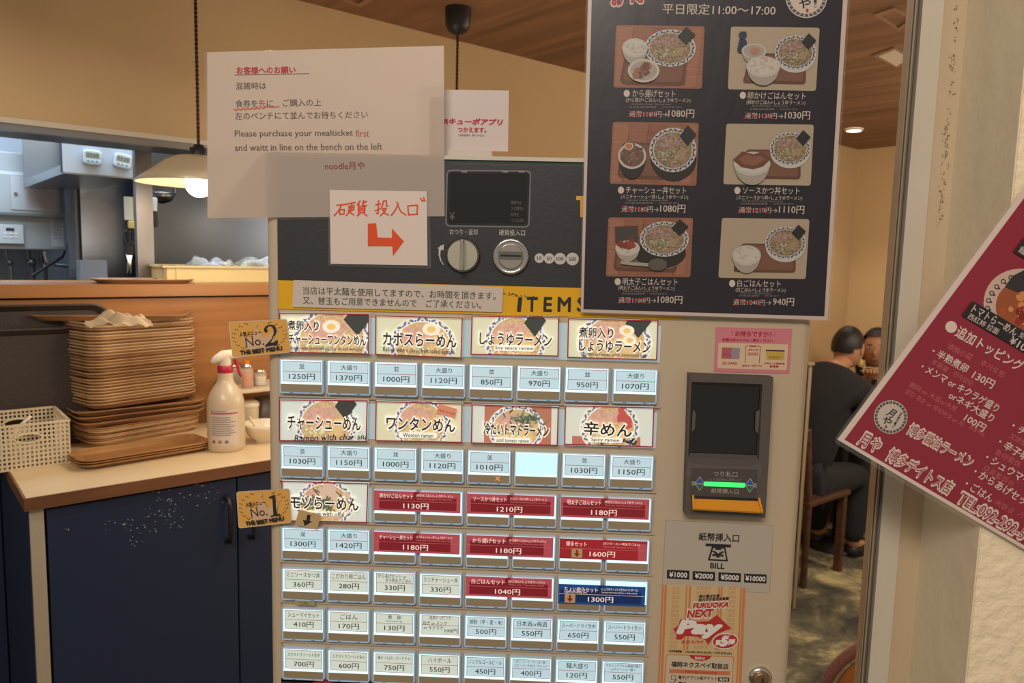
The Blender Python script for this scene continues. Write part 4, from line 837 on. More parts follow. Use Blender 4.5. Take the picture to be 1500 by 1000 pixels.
for t_, xa, ya, xb, yb, h, m_ in (('・チャーシュー丼', 1483, 622, 1580, 681, 12.5, SW), ('叉烧饭', 1479, 637, 1502, 650, 9, SF), ('・辛子明太子ごはん', 1463.5, 645.6, 1566, 707, 13, SW), ('鱼卵套饭', 1458, 660.5, 1494.5, 681, 9.5, SF), ('・シュウマイセット', 1444.4, 668.4, 1542, 726.6, 13, SW),
    ('烧卖套饭슈', 1440.5, 684, 1484, 709, 9.5, SF), ('・からあげセット', 1427.4, 689, 1514, 741.4, 13, SW), ('・ごはん', 1415, 706.6, 1454, 730.6, 13, SW), ('米饭공', 1458, 734, 1484, 749, 9.5, SF), ('기', 1491, 751, 1498, 755, 9, SF)): rt(t_, xa, ya, xb, yb, h, m_, .014 if m_ is SW else .0)
BL2 = M((30, 28, 32), .35, coat=.4)
o2 = Vector((1407.5, 462)); S.rquad([tuple(o2+e2*27), tuple(o2+e2*27+e1*150), tuple(o2+e1*150), tuple(o2)], 3, BL2, 12)
rt('トマトらーめん', 1423.6, 451, 1487.6, 487, 12, SW, .01, 13); rt('토마토라멘', 1492, 489, 1530, 511, 9, SW, .0, 13); rt('西紅柿 拉面', 1417.4, 461.8, 1461, 486, 9, SW, .0, 13); rt('¥1010', 1478.6, 496.6, 1516, 518, 11.5, SW, .01, 13)
o3 = Vector((1483, 369)); S.rquad([tuple(o3+e2*27), tuple(o3+e2*27+e1*90), tuple(o3+e1*90), tuple(o3)], 3, BL2, 12); rt('饂飩', 1492, 364, 1512, 376, 10, SW, .0, 13)
# the tomato ramen picture, half out of frame
RB = M((206, 176, 160), .4, coat=.3); S.ell(1504, 452, 66, 56, RB, 3, .52, 40)
for k in range(9):
    a = math.radians(168+k*13); x, y = 1504+58*math.cos(a), 452+50*math.sin(a); S.ring(x, y, 2.2, 3.8, M((58, 58, 78), .4), 4, 10); S.ell(x+3.4, y+2.4, 2.4, 1.4, M((58, 58, 78), .4), 4, a, 8)
rnd = random.Random(21); S.ell(1508, 456, 52, 43, M((158, 84, 48), .4), 5, .52, 32)
for k in range(70):
    blob(S, 1508+rnd.gauss(0, 18), 456+rnd.gauss(4, 14), rnd.uniform(3, 9), M(((150, 52, 34), (206, 142, 84), (176, 84, 50), (128, 40, 30), (222, 176, 120))[k % 5], .4), 6, rnd, 8)
S.poly([(1471, 420), (1482, 404), (1500, 395), (1530, 392), (1534, 418), (1506, 424), (1490, 428)], M((54, 48, 50), .4), 8)
mb.build('sign_sheet', t)
mb = MB(); S = ysheet(mb, YS+.0004); S.rquad(cor((1219, 646.5), 484, 660)[::-1], 12, FILM, 0); mb.build('laminate_film', t)
# pink sticker above the bill acceptor
PK = M((206, 124, 136), .4, coat=.3); PKR = M((176, 34, 66), .5)
mb = MB(); S = ysheet(mb, -.0006); f10 = lambda pts: [(1030+x/10, 470+y/10) for x, y in pts]
slab(S, f10([(185, 90), (1305, 115), (1265, 770), (155, 745)]), .0005, PK, 0); S.rquad(f10([(225, 318), (1247, 343), (1222, 720), (205, 690)]), 2, M((212, 186, 156), .5), 1)
S.text('お持ちですか？', 1077, 488.4, 1130, 489.6, PKR, 8, .035); S.text('各種お持ちの方はご提示ください。', 1058, 497.2, 1134, 499, PKR, 5, .03)
S.line(f10([(415, 155), (435, 215)]), .5, PKR, 2); S.line(f10([(1055, 168), (1035, 232)]), .5, PKR, 2)
S.poly(f10([(275, 386), (540, 392), (530, 556), (265, 548)]), M((176, 88, 100), .4), 2); S.poly(f10([(430, 389), (540, 392), (530, 556), (425, 553), (402, 470)]), M((150, 138, 150), .4), 3); S.line(f10([(290, 490), (390, 494)]), .6, INKG, 3)
S.line(f10([(612, 610), (624, 370), (640, 360), (820, 366), (836, 378), (822, 616)]), .9, PKR, 2); S.rect(1099, 506.2, 1107.6, 508, PKR, 2)
S.text('JRキューポ', 1096, 512, 1110, 512.6, PKR, 3.4, .05, 2, .2)
for k in range(11): S.rect(1095.4+k*1.36, 516.3, 1095.4+k*1.36+(.7, 1.0, .5)[k % 3], 520.4, M((176, 84, 84), .5), 2)
S.poly(f10([(918, 428), (1192, 434), (1186, 572), (925, 562)]), M((196, 164, 72), .5), 2); S.poly(f10([(918, 420), (1192, 428), (1190, 446), (918, 440)]), M((44, 40, 44), .5), 3)
for k in range(3): S.line(f10([(960, 515+k*18), (1150-k*20, 519+k*18)]), .5, M((120, 96, 44), .5), 3)
S.text('JQ CARD', 1058, 531.8, 1080, 532.6, PKR, 4.6, .03); S.text('JRキューポアプリ', 1087, 535.2, 1116, 536.2, PKR, 3.8, .05, 2, .2); S.text('JR博多シティ提携駐車場', 1119.6, 531.8, 1149, 532.8, PKR, 2.8, .04); S.text('駐車券', 1127.5, 536.2, 1140.5, 536.8, PKR, 3.8, .04)
tag(mb.build('pink_sticker'), 'pink sticker with a cream box of three payment options above the bill acceptor', 'sticker')
# orange and cream payment flyer
mb = MB(); S = ysheet(mb, -.0008); g = lambda x, y: (960+x/6.667, 850+y/6.667)
FL = M((206, 180, 132), .5, coat=.2); FO = M((204, 128, 82), .5); FR = M((184, 50, 46), .45); FB = M((206, 186, 160), .5)
slab(S, [(970.7, 856), (1092.6, 861), (1082, 1060), (960.4, 1055)], .0004, FL, 0)
for xa, w in ((68, 16), (92, 22), (300, 14), (330, 20), (615, 14), (640, 18), (830, 16), (854, 26)):
    yb_ = 1400 if xa < 110 or xa > 800 else 680
    x2 = xa-(yb_-40)*.045; S.poly([g(xa, 40+xa*.035), g(x2, yb_), g(x2+w, yb_), g(xa+w, 40+xa*.035)], FO, 1)
for xa in (165, 400, 470, 715):
    for r_ in range(14):
        for c_ in range(2): x, y = xa+c_*38-r_*2.2, 60+r_*44; S.line([g(x, y), g(x+17, y+14), g(x+34, y)], .6, FO, 1); S.line([g(x+4, y+20), g(x+17, y+30), g(x+34, y+18)], .6, FO, 1)
S.text('国の重点支援', *g(425, 152), *g(627, 146), INK, 4.6, .03, 4, .2); S.text('地方交付金活用事業', *g(420, 188), *g(718, 172), INK, 4.8, .03, 4, .2)
for tx, a, b, h in (('FUKUOKA', (360, 245), (715, 232), 8), ('NEXT', (305, 326), (572, 312), 11)): S.text(tx, *g(*a), *g(*b), WHT, h+2.6, .09, 3, .25); S.text(tx, a[0]/6.667+960.5, a[1]/6.667+850, b[0]/6.667+959.5, b[1]/6.667+850, FR, h, .05, 4, .25)
S.poly([g(*p) for p in ((175, 470), (225, 440), (240, 380), (330, 372), (420, 400), (520, 395), (600, 335), (690, 420), (742, 466), (680, 490), (600, 520), (560, 560), (515, 628), (490, 580), (400, 545), (290, 540), (255, 575), (205, 575), (205, 525))], FR, 2)
S.text('Pay', *g(222, 470), *g(640, 476), WHT, 25, .07, 4, .25); S.text('ネクスペイ', *g(250, 598), *g(470, 596), FR, 5.4, .03, 4, .2)
ex, ey = g(680, 588); S.ell(ex, ey, 19.4, 12, WHT, 5, -.1); S.ell(ex, ey, 18, 10.6, FR, 6, -.1); S.text('第', *g(582, 602), *g(640, 600), WHT, 8, .05, 7, .2); S.text('5', *g(636, 592), *g(705, 590), WHT, 13, .08, 7, .2); S.text('弾', *g(708, 596), *g(778, 592), WHT, 8, .05, 7, .2); S.text('2026', *g(660, 536), *g(728, 532), WHT, 3, .02, 7, .2)
S.text('利用期間：2026年3月30日(月)〜9月30日(水)', *g(132, 688), *g(748, 712), INK, 4.4, .02, 4)
S.rquad([g(105, 716), g(770, 740), g(720, 1400), g(60, 1376)], 4, FO, 2); S.rquad([g(112, 724), g(762, 748), g(712, 1400), g(68, 1376)], 4, FB, 3)
S.ell(*g(440, 728), 16, 8, FR, 4, .03, 20, 0, math.pi); S.text('当店は', *g(385, 752), *g(482, 756), WHT, 4, .03, 5)
S.text('福岡ネクスペイ取扱店', *g(155, 812), *g(712, 836), INK, 8.4, .03, 5); S.poly([g(136, 862), g(730, 884), g(726, 922), g(134, 900)], M((206, 120, 80), .5), 4); S.text('ご利用可能なお支払方法', *g(262, 884), *g(600, 902), M((176, 60, 50), .5), 3.8, .02, 5)
S.frame([g(155, 920), g(200, 922), g(198, 966), g(153, 964)], .7, INKG, 4); S.text('電子(アプリ)+紙チケット', *g(224, 944), *g(600, 956), INK, 6, .02, 5); S.poly([g(612, 942), g(722, 946), g(720, 984), g(610, 980)], INK, 4); S.text('両方可', *g(626, 962), *g(708, 966), WHT, 4, .03, 5)
S.text('電子', *g(224, 1004), *g(300, 1007), INK, 6, .02, 5); S.line([g(146, 990), g(164, 1012), g(204, 962)], 1, INK, 5)
tag(mb.build('payment_flyer'), 'cream and orange striped payment flyer with a red speech bubble, stuck below the bill label', 'flyer')
# popular-menu cards sticking out to the left of the machine
GOLD = M((226, 170, 82), .35, coat=.4); PINKW = M((214, 178, 140), .5)
def best(px, sc, ox, oy, tr, num, label, bend):
    f = lambda x, y: (ox+x/sc, oy+y/sc)
    q = [f(*p) for p in tr]; mb = MB(); S = ysheet(mb, -.0088)
    xl, xr_ = onY(*q[0], -.0088).x, onY(*q[1], -.0088).x
    S.rquad(q, 4, M((214, 196, 176), .4), 0); c = (sum(p[0] for p in q)/4, sum(p[1] for p in q)/4); S.rquad([(c[0]+(p[0]-c[0])*.972, c[1]+(p[1]-c[1])*.955) for p in q], 3.4, GOLD, 1)
    def m(a, b): return tuple(q[0][k]*(1-a)*(1-b)+q[1][k]*a*(1-b)+q[2][k]*a*b+q[3][k]*(1-a)*b for k in (0, 1))
    S.poly([m(*p) for p in ((.21, .42), (.36, .50), (.47, .20), (.58, .50), (.78, .34), (.72, .86), (.28, .86))], PINKW, 2); S.ell(*m(.47, .13), 2.2, 2.2, PINKW, 2); S.ell(*m(.80, .31), 2, 2, PINKW, 2)
    for sd in (-1, 1):
        for k in range(9):
            a = math.radians(-62+k*124/8); x, y = .50+sd*.46*math.cos(a), .44+.42*math.sin(a)
            p = m(x, y); S.ell(p[0], p[1], 1.5, .55, INKG, 2, a*sd+1.2, 6); p = m(x-sd*.035, y+.02); S.ell(p[0], p[1], 1.5, .55, INKG, 2, a*sd+.4, 6)
    S.text('人気メニュー', *m(.17, .37), *m(.54, .335), INK, 6.4, .03, 3); S.text('No', *m(.26, .60), *m(.52, .585), INK, 12.6, .0, 3); S.ell(*m(.56, .685), 1.2, 1.2, INK, 3)
    a, b = m(.255, .455), m(.30, .45); S.line([a, b], .8, INK, 3); a, b = m(.245, .735), m(.29, .732); S.line([a, b], .8, INK, 3); a, b = m(.36, .45), m(.40, .445); S.line([a, b], .8, INK, 3)
    if num == 2:
        S.ell(*m(.625, .30), 2.5, 2.7, INK, 3)
        up = [(.595, .26), (.62, .19), (.67, .145), (.73, .14), (.78, .18), (.805, .26), (.80, .36), (.765, .46), (.71, .55), (.655, .63), (.61, .70), (.60, .73)]
        lo = [(.63, .73), (.68, .66), (.715, .59), (.745, .50), (.755, .38), (.752, .28), (.735, .20), (.70, .17), (.66, .19), (.635, .24), (.62, .28), (.60, .29)]
        for k in range(len(up)-1): S.poly([m(*up[k]), m(*up[k+1]), m(*lo[-2-k]), m(*lo[-1-k])], INK, 3)
        S.poly([m(*p) for p in ((.59, .72), (.64, .665), (.74, .655), (.79, .60), (.805, .60), (.79, .745), (.58, .77))], INK, 4)
    else:
        S.poly([m(*p) for p in ((.68, .17), (.725, .13), (.745, .72), (.675, .72))], INK, 3); S.poly([m(*p) for p in ((.61, .20), (.69, .15), (.70, .22), (.62, .235))], INK, 3); S.poly([m(*p) for p in ((.625, .725), (.80, .70), (.80, .745), (.625, .77))], INK, 3)
    S.text('THE BEST MENU', *m(.15, .885), *m(.86, .845), INK, 5.6, .06, 3)
    for v in mb.v:                     # the free end curls back a little
        k = (xl+.055-v.x)
        if k > 0: v.y += bend*k*k
    tag(mb.build('ranking_card'), label, 'card', 'gold ranking cards beside the buttons')
best(None, 8.333, 320, 440, [(105, 262), (840, 225), (885, 635), (155, 700)], 2, 'gold ranking card reading No.2 sticking out beside the top row of menu pictures', 1.2)
best(None, 10, 330, 700, [(130, 222), (945, 150), (975, 650), (165, 762)], 1, 'gold ranking card reading No.1 sticking out in front of the blue cabinet', 2.0)
mb = MB(); S = ysheet(mb, -.0098); h10 = lambda x, y: (330+x/10, 700+y/10)
slab(S, [h10(1080, 465), h10(1400, 540), h10(1345, 758), h10(1020, 675)], .0004, M((196, 164, 112), .6)); S.poly([h10(1200, 535), h10(1250, 540), h10(1238, 626), h10(1272, 636), h10(1165, 704), h10(1136, 608), h10(1186, 620)][::-1], INK, 1)
tag(mb.build('paper_slip'), 'small tan paper slip with a black arrow pointing down, beside the No.1 card', 'paper slip')
mb = MB(); S = ysheet(mb, -.0068); slab(S, [(432.4, 874), (461.4, 876), (460.6, 886.6), (431.8, 885)], .0004, M((172, 160, 112), .6)); S.text('シューマイ2個', 436, 877.6, 458, 879, INK, 3.2, .02); S.text('+ごはん', 438.6, 882, 452, 882.6, INK, 3, .02)
tag(mb.build('paper_label'), 'tiny olive paper label above the shumai set button', 'paper label')

# ------------------------------------------------------------------ counter
CT = 1.17
def CBX(mb, sa, sb, ta, tb, za, zb, mat, bev=0.0): mb.box(K((sa+sb)/2, (ta+tb)/2, (za+zb)/2), (sb-sa, tb-ta, zb-za), mat, ax3, bev)
BLUE = M((34, 45, 70), .38, bump=(40, .06)); BLUED = M((28, 36, 60), .5)
counter = thing('service_counter', K(.62, .22, 0), 'dark blue counter cabinet with a pale worktop and wooden edge', 'counter')
mb = MB(); CBX(mb, .004, 1.24, .004, TB-.001, CT-.022, CT, M((222, 196, 154), .35, coat=.15)); mb.build('worktop', counter)
EDGE = wood((104, 66, 40), (134, 88, 56), ANG, (3, 30, 30), .45)
mb = MB(); CBX(mb, 0, 1.24, 0, .004, CT-.0235, CT, EDGE); CBX(mb, 0, .004, .004, TB-.001, CT-.0235, CT, EDGE); mb.build('edge_band', counter)
def sx(x, y, t): return (onT(x, y, t)-A0).dot(u)
TD = .012
sp0, sp1 = sx(43, 760, TD), sx(65, 760, TD); sd1 = sx(348, 760, TD)
mb = MB(); CBX(mb, sp0+.001, 1.24, TD+.018, TB-.001, .06, CT-.0225, BLUED); CBX(mb, sp0-.002, sp0+.012, TD+.004, TB-.001, 0, CT-.0225, BLUE); CBX(mb, sp1, 1.24, .06, TB-.01, 0, .06, BLUED); mb.build('carcass', counter)
mb = MB(); CBX(mb, -.9, sp0-.004, TB-.035, TB-.002, 0, CT-.05, BLUE, .002); mb.build('cover_panel', counter)  # blue panel added to cover the wall showing left of the counter
mb = MB(); CBX(mb, sp0, sp1, TD, TD+.03, 0, CT-.0225, M((198, 186, 164), .45, .25, noise=((14, 14, 2.5), (176, 160, 136), .3), bump=((60, 60, 4), .2)), .002); mb.build('corner_post', counter)
def handle(parent, x, y0, y1):
    s_ = sx(x, (y0+y1)/2, TD); z1, z0 = onT(x, y0, TD).z, onT(x, y1, TD).z
    mb = MB(); HM = M((62, 60, 60), .35, .8); r = .0045
    mb.tube([K(s_, TD, z1), K(s_, TD-.018, z1-.004), K(s_, TD-.022, z1-.014), K(s_, TD-.022, z0+.014), K(s_, TD-.018, z0+.004), K(s_, TD, z0)], [r*1.5, r*1.1, r, r, r*1.1, r*1.5], HM, 8); mb.build('handle', parent)
rnd = random.Random(12); mb = MB(); CBX(mb, sp1+.004, sd1-.0015, TD, TD+.018, .07, CT-.030, BLUE, .0015)
CHIP = M((186, 184, 178), .7)
SS = Sheet(mb, K(0, TD, 0), -n)
for cx, cy, sx_, sy_, k in ((240, 732, 7, 4, 16), (236, 752, 16, 5, 22), (190, 765, 16, 4, 16), (225, 774, 20, 3, 14), (195, 792, 8, 3, 9), (290, 710, 12, 3, 14), (300, 728, 22, 8, 14), (98, 775, 3, 1, 4), (260, 765, 8, 5, 8), (238, 720, 8, 2, 8)):
    for i in range(k): blob(SS, cx+rnd.gauss(0, sx_), cy+rnd.gauss(0, sy_), rnd.uniform(.4, 1.25), CHIP, 1, rnd, 6, .6)
d = mb.build('cabinet_door', counter); handle(d, 332, 728, 792)
mb = MB(); CBX(mb, sd1+.0015, 1.20, TD, TD+.018, .07, CT-.030, BLUE, .0015); d = mb.build('cabinet_door', counter); handle(d, 366, 724, 786)
# ---- trays
TW = [wood((176, 136, 94), (212, 174, 128), 0, (8, 60, 60), .45, coat=.15), wood((142, 100, 66), (180, 136, 92), 0, (8, 60, 60), .45, coat=.15), wood((194, 158, 114), (222, 190, 148), 0, (8, 60, 60), .45, coat=.15)]
def rr2(a, b, r, N=5):
    out = []
    for cx, cy, t0 in ((a-r, b-r, 0), (-a+r, b-r, math.pi/2), (-a+r, -b+r, math.pi), (a-r, -b+r, 1.5*math.pi)):
        for k in range(N+1): t = t0+math.pi/2*k/N; out.append((cx+r*math.cos(t), cy+r*math.sin(t)))
    return out
def tray_mesh(a, b, r, h, mat, ins=.016, th=.003, rim=None):
    mb = MB(); V = lambda i, z: [Vector((x, y, z)) for x, y in rr2(a-i, b-i, max(.006, r-i*.6))]
    mb.loft([V(ins, 0), V(.0, h), V(.0, h+.0014)], mat, False, False)
    mb.loft([V(.0, h+.0014), V(.0035, h+.0016), V(ins+.003, th), ], rim or mat, False, False)
    mb.poly(V(ins+.003, th), rim or mat); mb.poly(V(ins, 0)[::-1], mat); return mb
ORD = 'first second third fourth fifth sixth seventh eighth ninth tenth eleventh twelfth thirteenth fourteenth fifteenth sixteenth seventeenth eighteenth nineteenth twentieth twenty-first twenty-second twenty-third twenty-fourth twenty-fifth twenty-sixth twenty-seventh'.split()
sc_ = onZ(193, 634, CT); sa_ = math.radians(56); rnd = random.Random(31); protos = []
def put_tray(loc, rz_, label, k, group, a=.135, b=.093):
    key = (k, a)
    for kk, o in protos:
        if kk == key:
            c = o.copy(); COL.objects.link(c); c.location = loc; c.rotation_euler = (0, 0, rz_); tag(c, label, 'tray', group); return c
    o = tray_mesh(a, b, .034, .0125, TW[k]).build('wooden_tray', None, (0, 0, 0)); o.location = loc; o.rotation_euler = (0, 0, rz_); protos.append((key, o)); return tag(o, label, 'tray', group)
z = CT; GT = 'wooden trays in the tall stack'
for i in range(8):
    put_tray(sc_+Vector((rnd.gauss(0, .0012), rnd.gauss(0, .0012), z-CT)), sa_+rnd.gauss(0, .006), 'wooden tray in the low bottom bunch of the stack, %s from the worktop' % ORD[i], i % 3, GT); z += .0046
z += .0085
for i in range(3):
    put_tray(sc_+Vector((.006, -.004, z-CT)), sa_-.10-.05*i, 'dark wooden tray jutting out askew below the tall pile, %s one up' % ORD[i], 1, GT, .146, .100); z += .0125
z += .002
for i in range(27):
    put_tray(sc_+Vector((-.004+rnd.gauss(0, .0014), .004+rnd.gauss(0, .0014), z-CT)), sa_+.03+rnd.gauss(0, .010), 'wooden tray in the even tall pile, %s counting from its bottom' % ORD[i], rnd.choice((0, 0, 1, 2)), GT, .133, .091); z += .0071
z += .0075
tt = put_tray(sc_+Vector((-.035, .01, z-CT)), sa_-.62, 'reddish wooden tray lying askew on top of the tall stack under a cloth', 1, GT, .165, .112)
tz = z+.0145
# cloth on the top tray
def crumple(c, su, sv, h, seed, mat, N=22, rot=0.0, edge=1.0):
    rnd = random.Random(seed); W = [(rnd.uniform(6, 26), rnd.uniform(6, 26), rnd.uniform(0, 6), rnd.uniform(.4, 1)) for _ in range(7)]
    mb = MB(); vs = []
    for i in range(N+1):
        for j in range(N+1):
            a, b = i/N-.5, j/N-.5; w = sum(A*math.sin(p*a+q*b+f) for p, q, f, A in W)/4
            fall = max(0, 1-(abs(2*a)**3+abs(2*b)**3)*.5*edge); x = a*su*(1+.15*math.sin(9*b+seed)); y = b*sv*(1+.15*math.sin(8*a+seed*2))
            vs.append(Vector(c)+Vector((x*math.cos(rot)-y*math.sin(rot), x*math.sin(rot)+y*math.cos(rot), max(.001, h*fall*(.55+.55*w)))))
    mb.add(vs, [(i*(N+1)+j, (i+1)*(N+1)+j, (i+1)*(N+1)+j+1, i*(N+1)+j+1) for i in range(N) for j in range(N)], mat, True); return mb
cl = onZ(175, 478.5, tz-.004); o = crumple(cl, .105, .075, .034, 4, M((206, 182, 146), .9, bump=(260, .2)), 24, .5).build('dish_cloth'); tag(o, 'crumpled off white dish cloth lying on top of the tall tray stack', 'cloth')
# three small oblong trays in front
sm = onZ(207, 668, CT); proto = None
for i, lb in enumerate(('bottom', 'middle', 'topmost')):
    if proto is None: o = proto = tray_mesh(.136, .056, .030, .0105, wood((136, 92, 52), (184, 134, 84), 0, (5, 50, 50), .3, coat=.4), .018).build('small_tray', None, (0, 0, 0))
    else: o = proto.copy(); COL.objects.link(o)
    o.location = sm+Vector((.001*i, 0, .0052*i)); o.rotation_euler = (0, 0, ANG+.10); tag(o, 'oblong wooden tray at the front of the worktop, %s of three' % lb, 'tray', 'small oblong trays on the worktop')
# dark serving trays leaning on the wall
DT = M((58, 48, 42), .5, bump=(160, .25), coat=.1)
def lean_tray(xr_, ytop, t, tilt, label, lift=0.0):
    P = onT(xr_, ytop, t); s1_ = (P-A0).dot(u); W, Hh = .46, (P.z-CT); mb = MB(); r = .045
    up = (Z*math.cos(tilt)+n*math.sin(tilt)).normalized(); nn = u.cross(up); nn = nn if nn.dot(n) < 0 else -nn
    Hl = Hh/math.cos(tilt); base = K(s1_-W/2, t-Hh*math.tan(tilt), CT+.001)
    V = lambda i, d: [base+u*x+up*(y+Hl/2)+nn*d for x, y in rr2(W/2-i, Hl/2-i, r-i*.5, 6)]
    mb.loft([V(.012, 0), V(0, .016), V(.004, .018), V(.016, .004)], DT, False, False); mb.poly(V(.016, .004), DT); mb.poly(V(.012, 0), DT)
    return tag(mb.build('serving_tray'), label, 'serving tray', 'dark serving trays leaning on the wall')
lean_tray(163, 444, .440, .04, 'dark brown serving tray leaning upright against the wooden wall, the rear one')
lean_tray(133, 478, .415, .05, 'dark brown serving tray leaning in front of another one, behind the tray stack')
# white perforated basket
BK = M((216, 198, 164), .5); zb0 = onZ(103, 678, CT); tb_ = (zb0-A0).dot(n); sb_ = (zb0-A0).dot(u); hB = onT(104, 617, tb_-.004).z-CT; dB = .17; wB = .15
bas = thing('plastic_basket', K(sb_-wB/2, tb_+dB/2, CT), 'cream perforated plastic basket at the left end of the worktop', 'basket')
def lattice(P0, du, up, w, h, nc, nr, nm, hand=True):
    mb = MB(); nn = du.cross(up); th = .0022; ax_ = (du, nn, up); bw = .0034
    hx, hz, ra, rb = w*.52, h*.68, .024, .009
    def inside(x, z_): return hand and ((x-hx)/ra)**2+((z_-hz)/rb)**2 < 1
    for i in range(nc+1):
        x = w*i/nc
        for j in range(nr):
            z0, z1 = h*j/nr, h*(j+1)/nr
            if inside(x, (z0+z1)/2): continue
            mb.box(P0+du*x+up*((z0+z1)/2), (bw, th, z1-z0+.001), BK, ax_)
    for j in range(nr+1):
        z_ = h*j/nr
        for i in range(nc):
            if inside(w*(i+.5)/nc, z_): continue
            mb.box(P0+du*(w*(i+.5)/nc)+up*z_, (w/nc+.001, th*.96, bw), BK, ax_)
    if hand: mb.tube([P0+du*(hx+ra*math.cos(a))+up*(hz+rb*1.05*math.sin(a)) for a in [2*math.pi*k/24 for k in range(25)]], .0022, BK, 6)
    mb.box(P0+du*(w/2)+up*h, (w+.004, .006, .0045), BK, ax_); return mb
B0 = K(sb_-wB, tb_, CT+.002); nudge = .006
lattice(B0, u, Z, wB, hB, 19, 10, '', True).build('front_wall', bas)
lattice(K(sb_-wB, tb_+dB, CT+.002), u, Z, wB, hB, 19, 10, '', True).build('back_wall', bas)
lattice(K(sb_, tb_, CT+.002), n, Z, dB, hB, 16, 10, '', False).build('side_wall', bas)
lattice(K(sb_-wB, tb_, CT+.002), n, Z, dB, hB, 16, 10, '', False).build('side_wall', bas)
mb = MB(); CBX(mb, sb_-wB, sb_, tb_, tb_+dB, CT, CT+.003, BK); mb.build('base', bas)
mb = MB(); p0 = K(sb_-.13, tb_+.05, CT+.02); mb.tube([p0, p0+u*.03+Z*.03, p0+u*.055+n*.03+Z*.055, p0+u*.075+n*.05+Z*.068], [.006, .005, .004, .004], M((226, 214, 196), .35), 8); mb.sphere(p0, .016, M((226, 214, 196), .35), 12, (1.3, .8, .4)); tag(mb.build('soup_spoon'), 'white soup spoon lying inside the perforated basket', 'spoon')
mb = crumple(K(sb_-.085, tb_+.065, CT+.004), .09, .08, .035, 9, M((214, 202, 180), .4, coat=.4), 18); tag(mb.build('plastic_bag'), 'crumpled pale bag lying in the bottom of the perforated basket', 'bag')
# spray bottle
bp = onZ(332, 657, CT); BT = M((212, 190, 158), .35, coat=.2, trans=.12); 
bot = thing('spray_bottle', bp, 'translucent white spray bottle with a red collar and printed label', 'spray bottle')
prof = [(.038, 0), (.0405, .003), (.0410, .010), (.0410, .100), (.0400, .112), (.0350, .130), (.0260, .145), (.0190, .155), (.0165, .165), (.0165, .182)]
mb = MB(); mb.lathe(prof, bp, BT, 36); mb.build('bottle_body', bot)
mb = MB(); mb.lathe([(.0162, .176), (.0168, .178), (.0168, .192), (.0150, .194)], bp, M((176, 24, 48), .4), 28); mb.build('collar', bot)
mb = MB(); dr = (u+n*-.2).normalized(); sd = Vector((-dr.y, dr.x, 0)); HW = M((222, 206, 182), .35)
def hd(cx, cz, a, b, w): return [bp+dr*(cx+a*math.cos(t))+sd*(w*math.sin(2*t)*0+0)+Z*(cz+b*math.sin(t)) for t in [0]]
sec = lambda x, zc, w, h: [bp+dr*x+sd*(w*math.cos(t))+Z*(zc+h*math.sin(t)) for t in [2*math.pi*k/16 for k in range(16)]]
mb.loft([sec(-.030, .203, .006, .003), sec(-.024, .206, .012, .010), sec(-.008, .213, .014, .014), sec(.012, .217, .013, .012), sec(.034, .219, .009, .009), sec(.044, .219, .008, .008)], HW)
mb.lathe([(.013, .190), (.014, .212)], bp, HW, 20); hb = mb.build('trigger_head', bot)
mb = MB(); mb.tube([bp+dr*.020+Z*.208, bp+dr*.027+Z*.192, bp+dr*.029+Z*.178, bp+dr*.034+Z*.166], [.004, .0038, .0034, .0028], M((176, 24, 48), .4), 8); mb.build('trigger', hb)
mb = MB(); mb.tube([bp+dr*.044+Z*.219, bp+dr*.054+Z*.219], .0055, M((176, 24, 48), .4), 12); mb.build('nozzle_tip', hb)
mb = MB(); a_ = math.atan2(C.y-bp.y, C.x-bp.x)-.18
def onb(th, h): return bp+Vector((math.cos(a_+th)*.0414, math.sin(a_+th)*.0414, h))
def patch(t0, t1, h0, h1, mat, k=1.0):
    N = 10
    for i in range(N):
        p, q_ = t0+(t1-t0)*i/N, t0+(t1-t0)*(i+1)/N; f = lambda th, h: bp+Vector((math.cos(a_+th)*.0412*k, math.sin(a_+th)*.0412*k, h)); mb.poly([f(p, h1), f(p, h0), f(q_, h0), f(q_, h1)], mat)
patch(-.75, .85, .016, .098, M((206, 190, 172), .4), 1.004)
patch(-.70, .80, .0885, .0915, M((176, 60, 60), .5), 1.01); patch(-.70, .2, .094, .0955, M((120, 100, 140), .5), 1.01)
for k in range(9): patch(-.66, rnd.uniform(.3, .72), .080-k*.0050, .0815-k*.0050, M((120, 112, 132), .5), 1.01)
for k, c in enumerate(((176, 70, 60), (160, 120, 90), (120, 112, 132))): patch(-.6+k*.35, -.42+k*.35, .022, .029, M(c, .5), 1.01)
mb.build('label', bot)
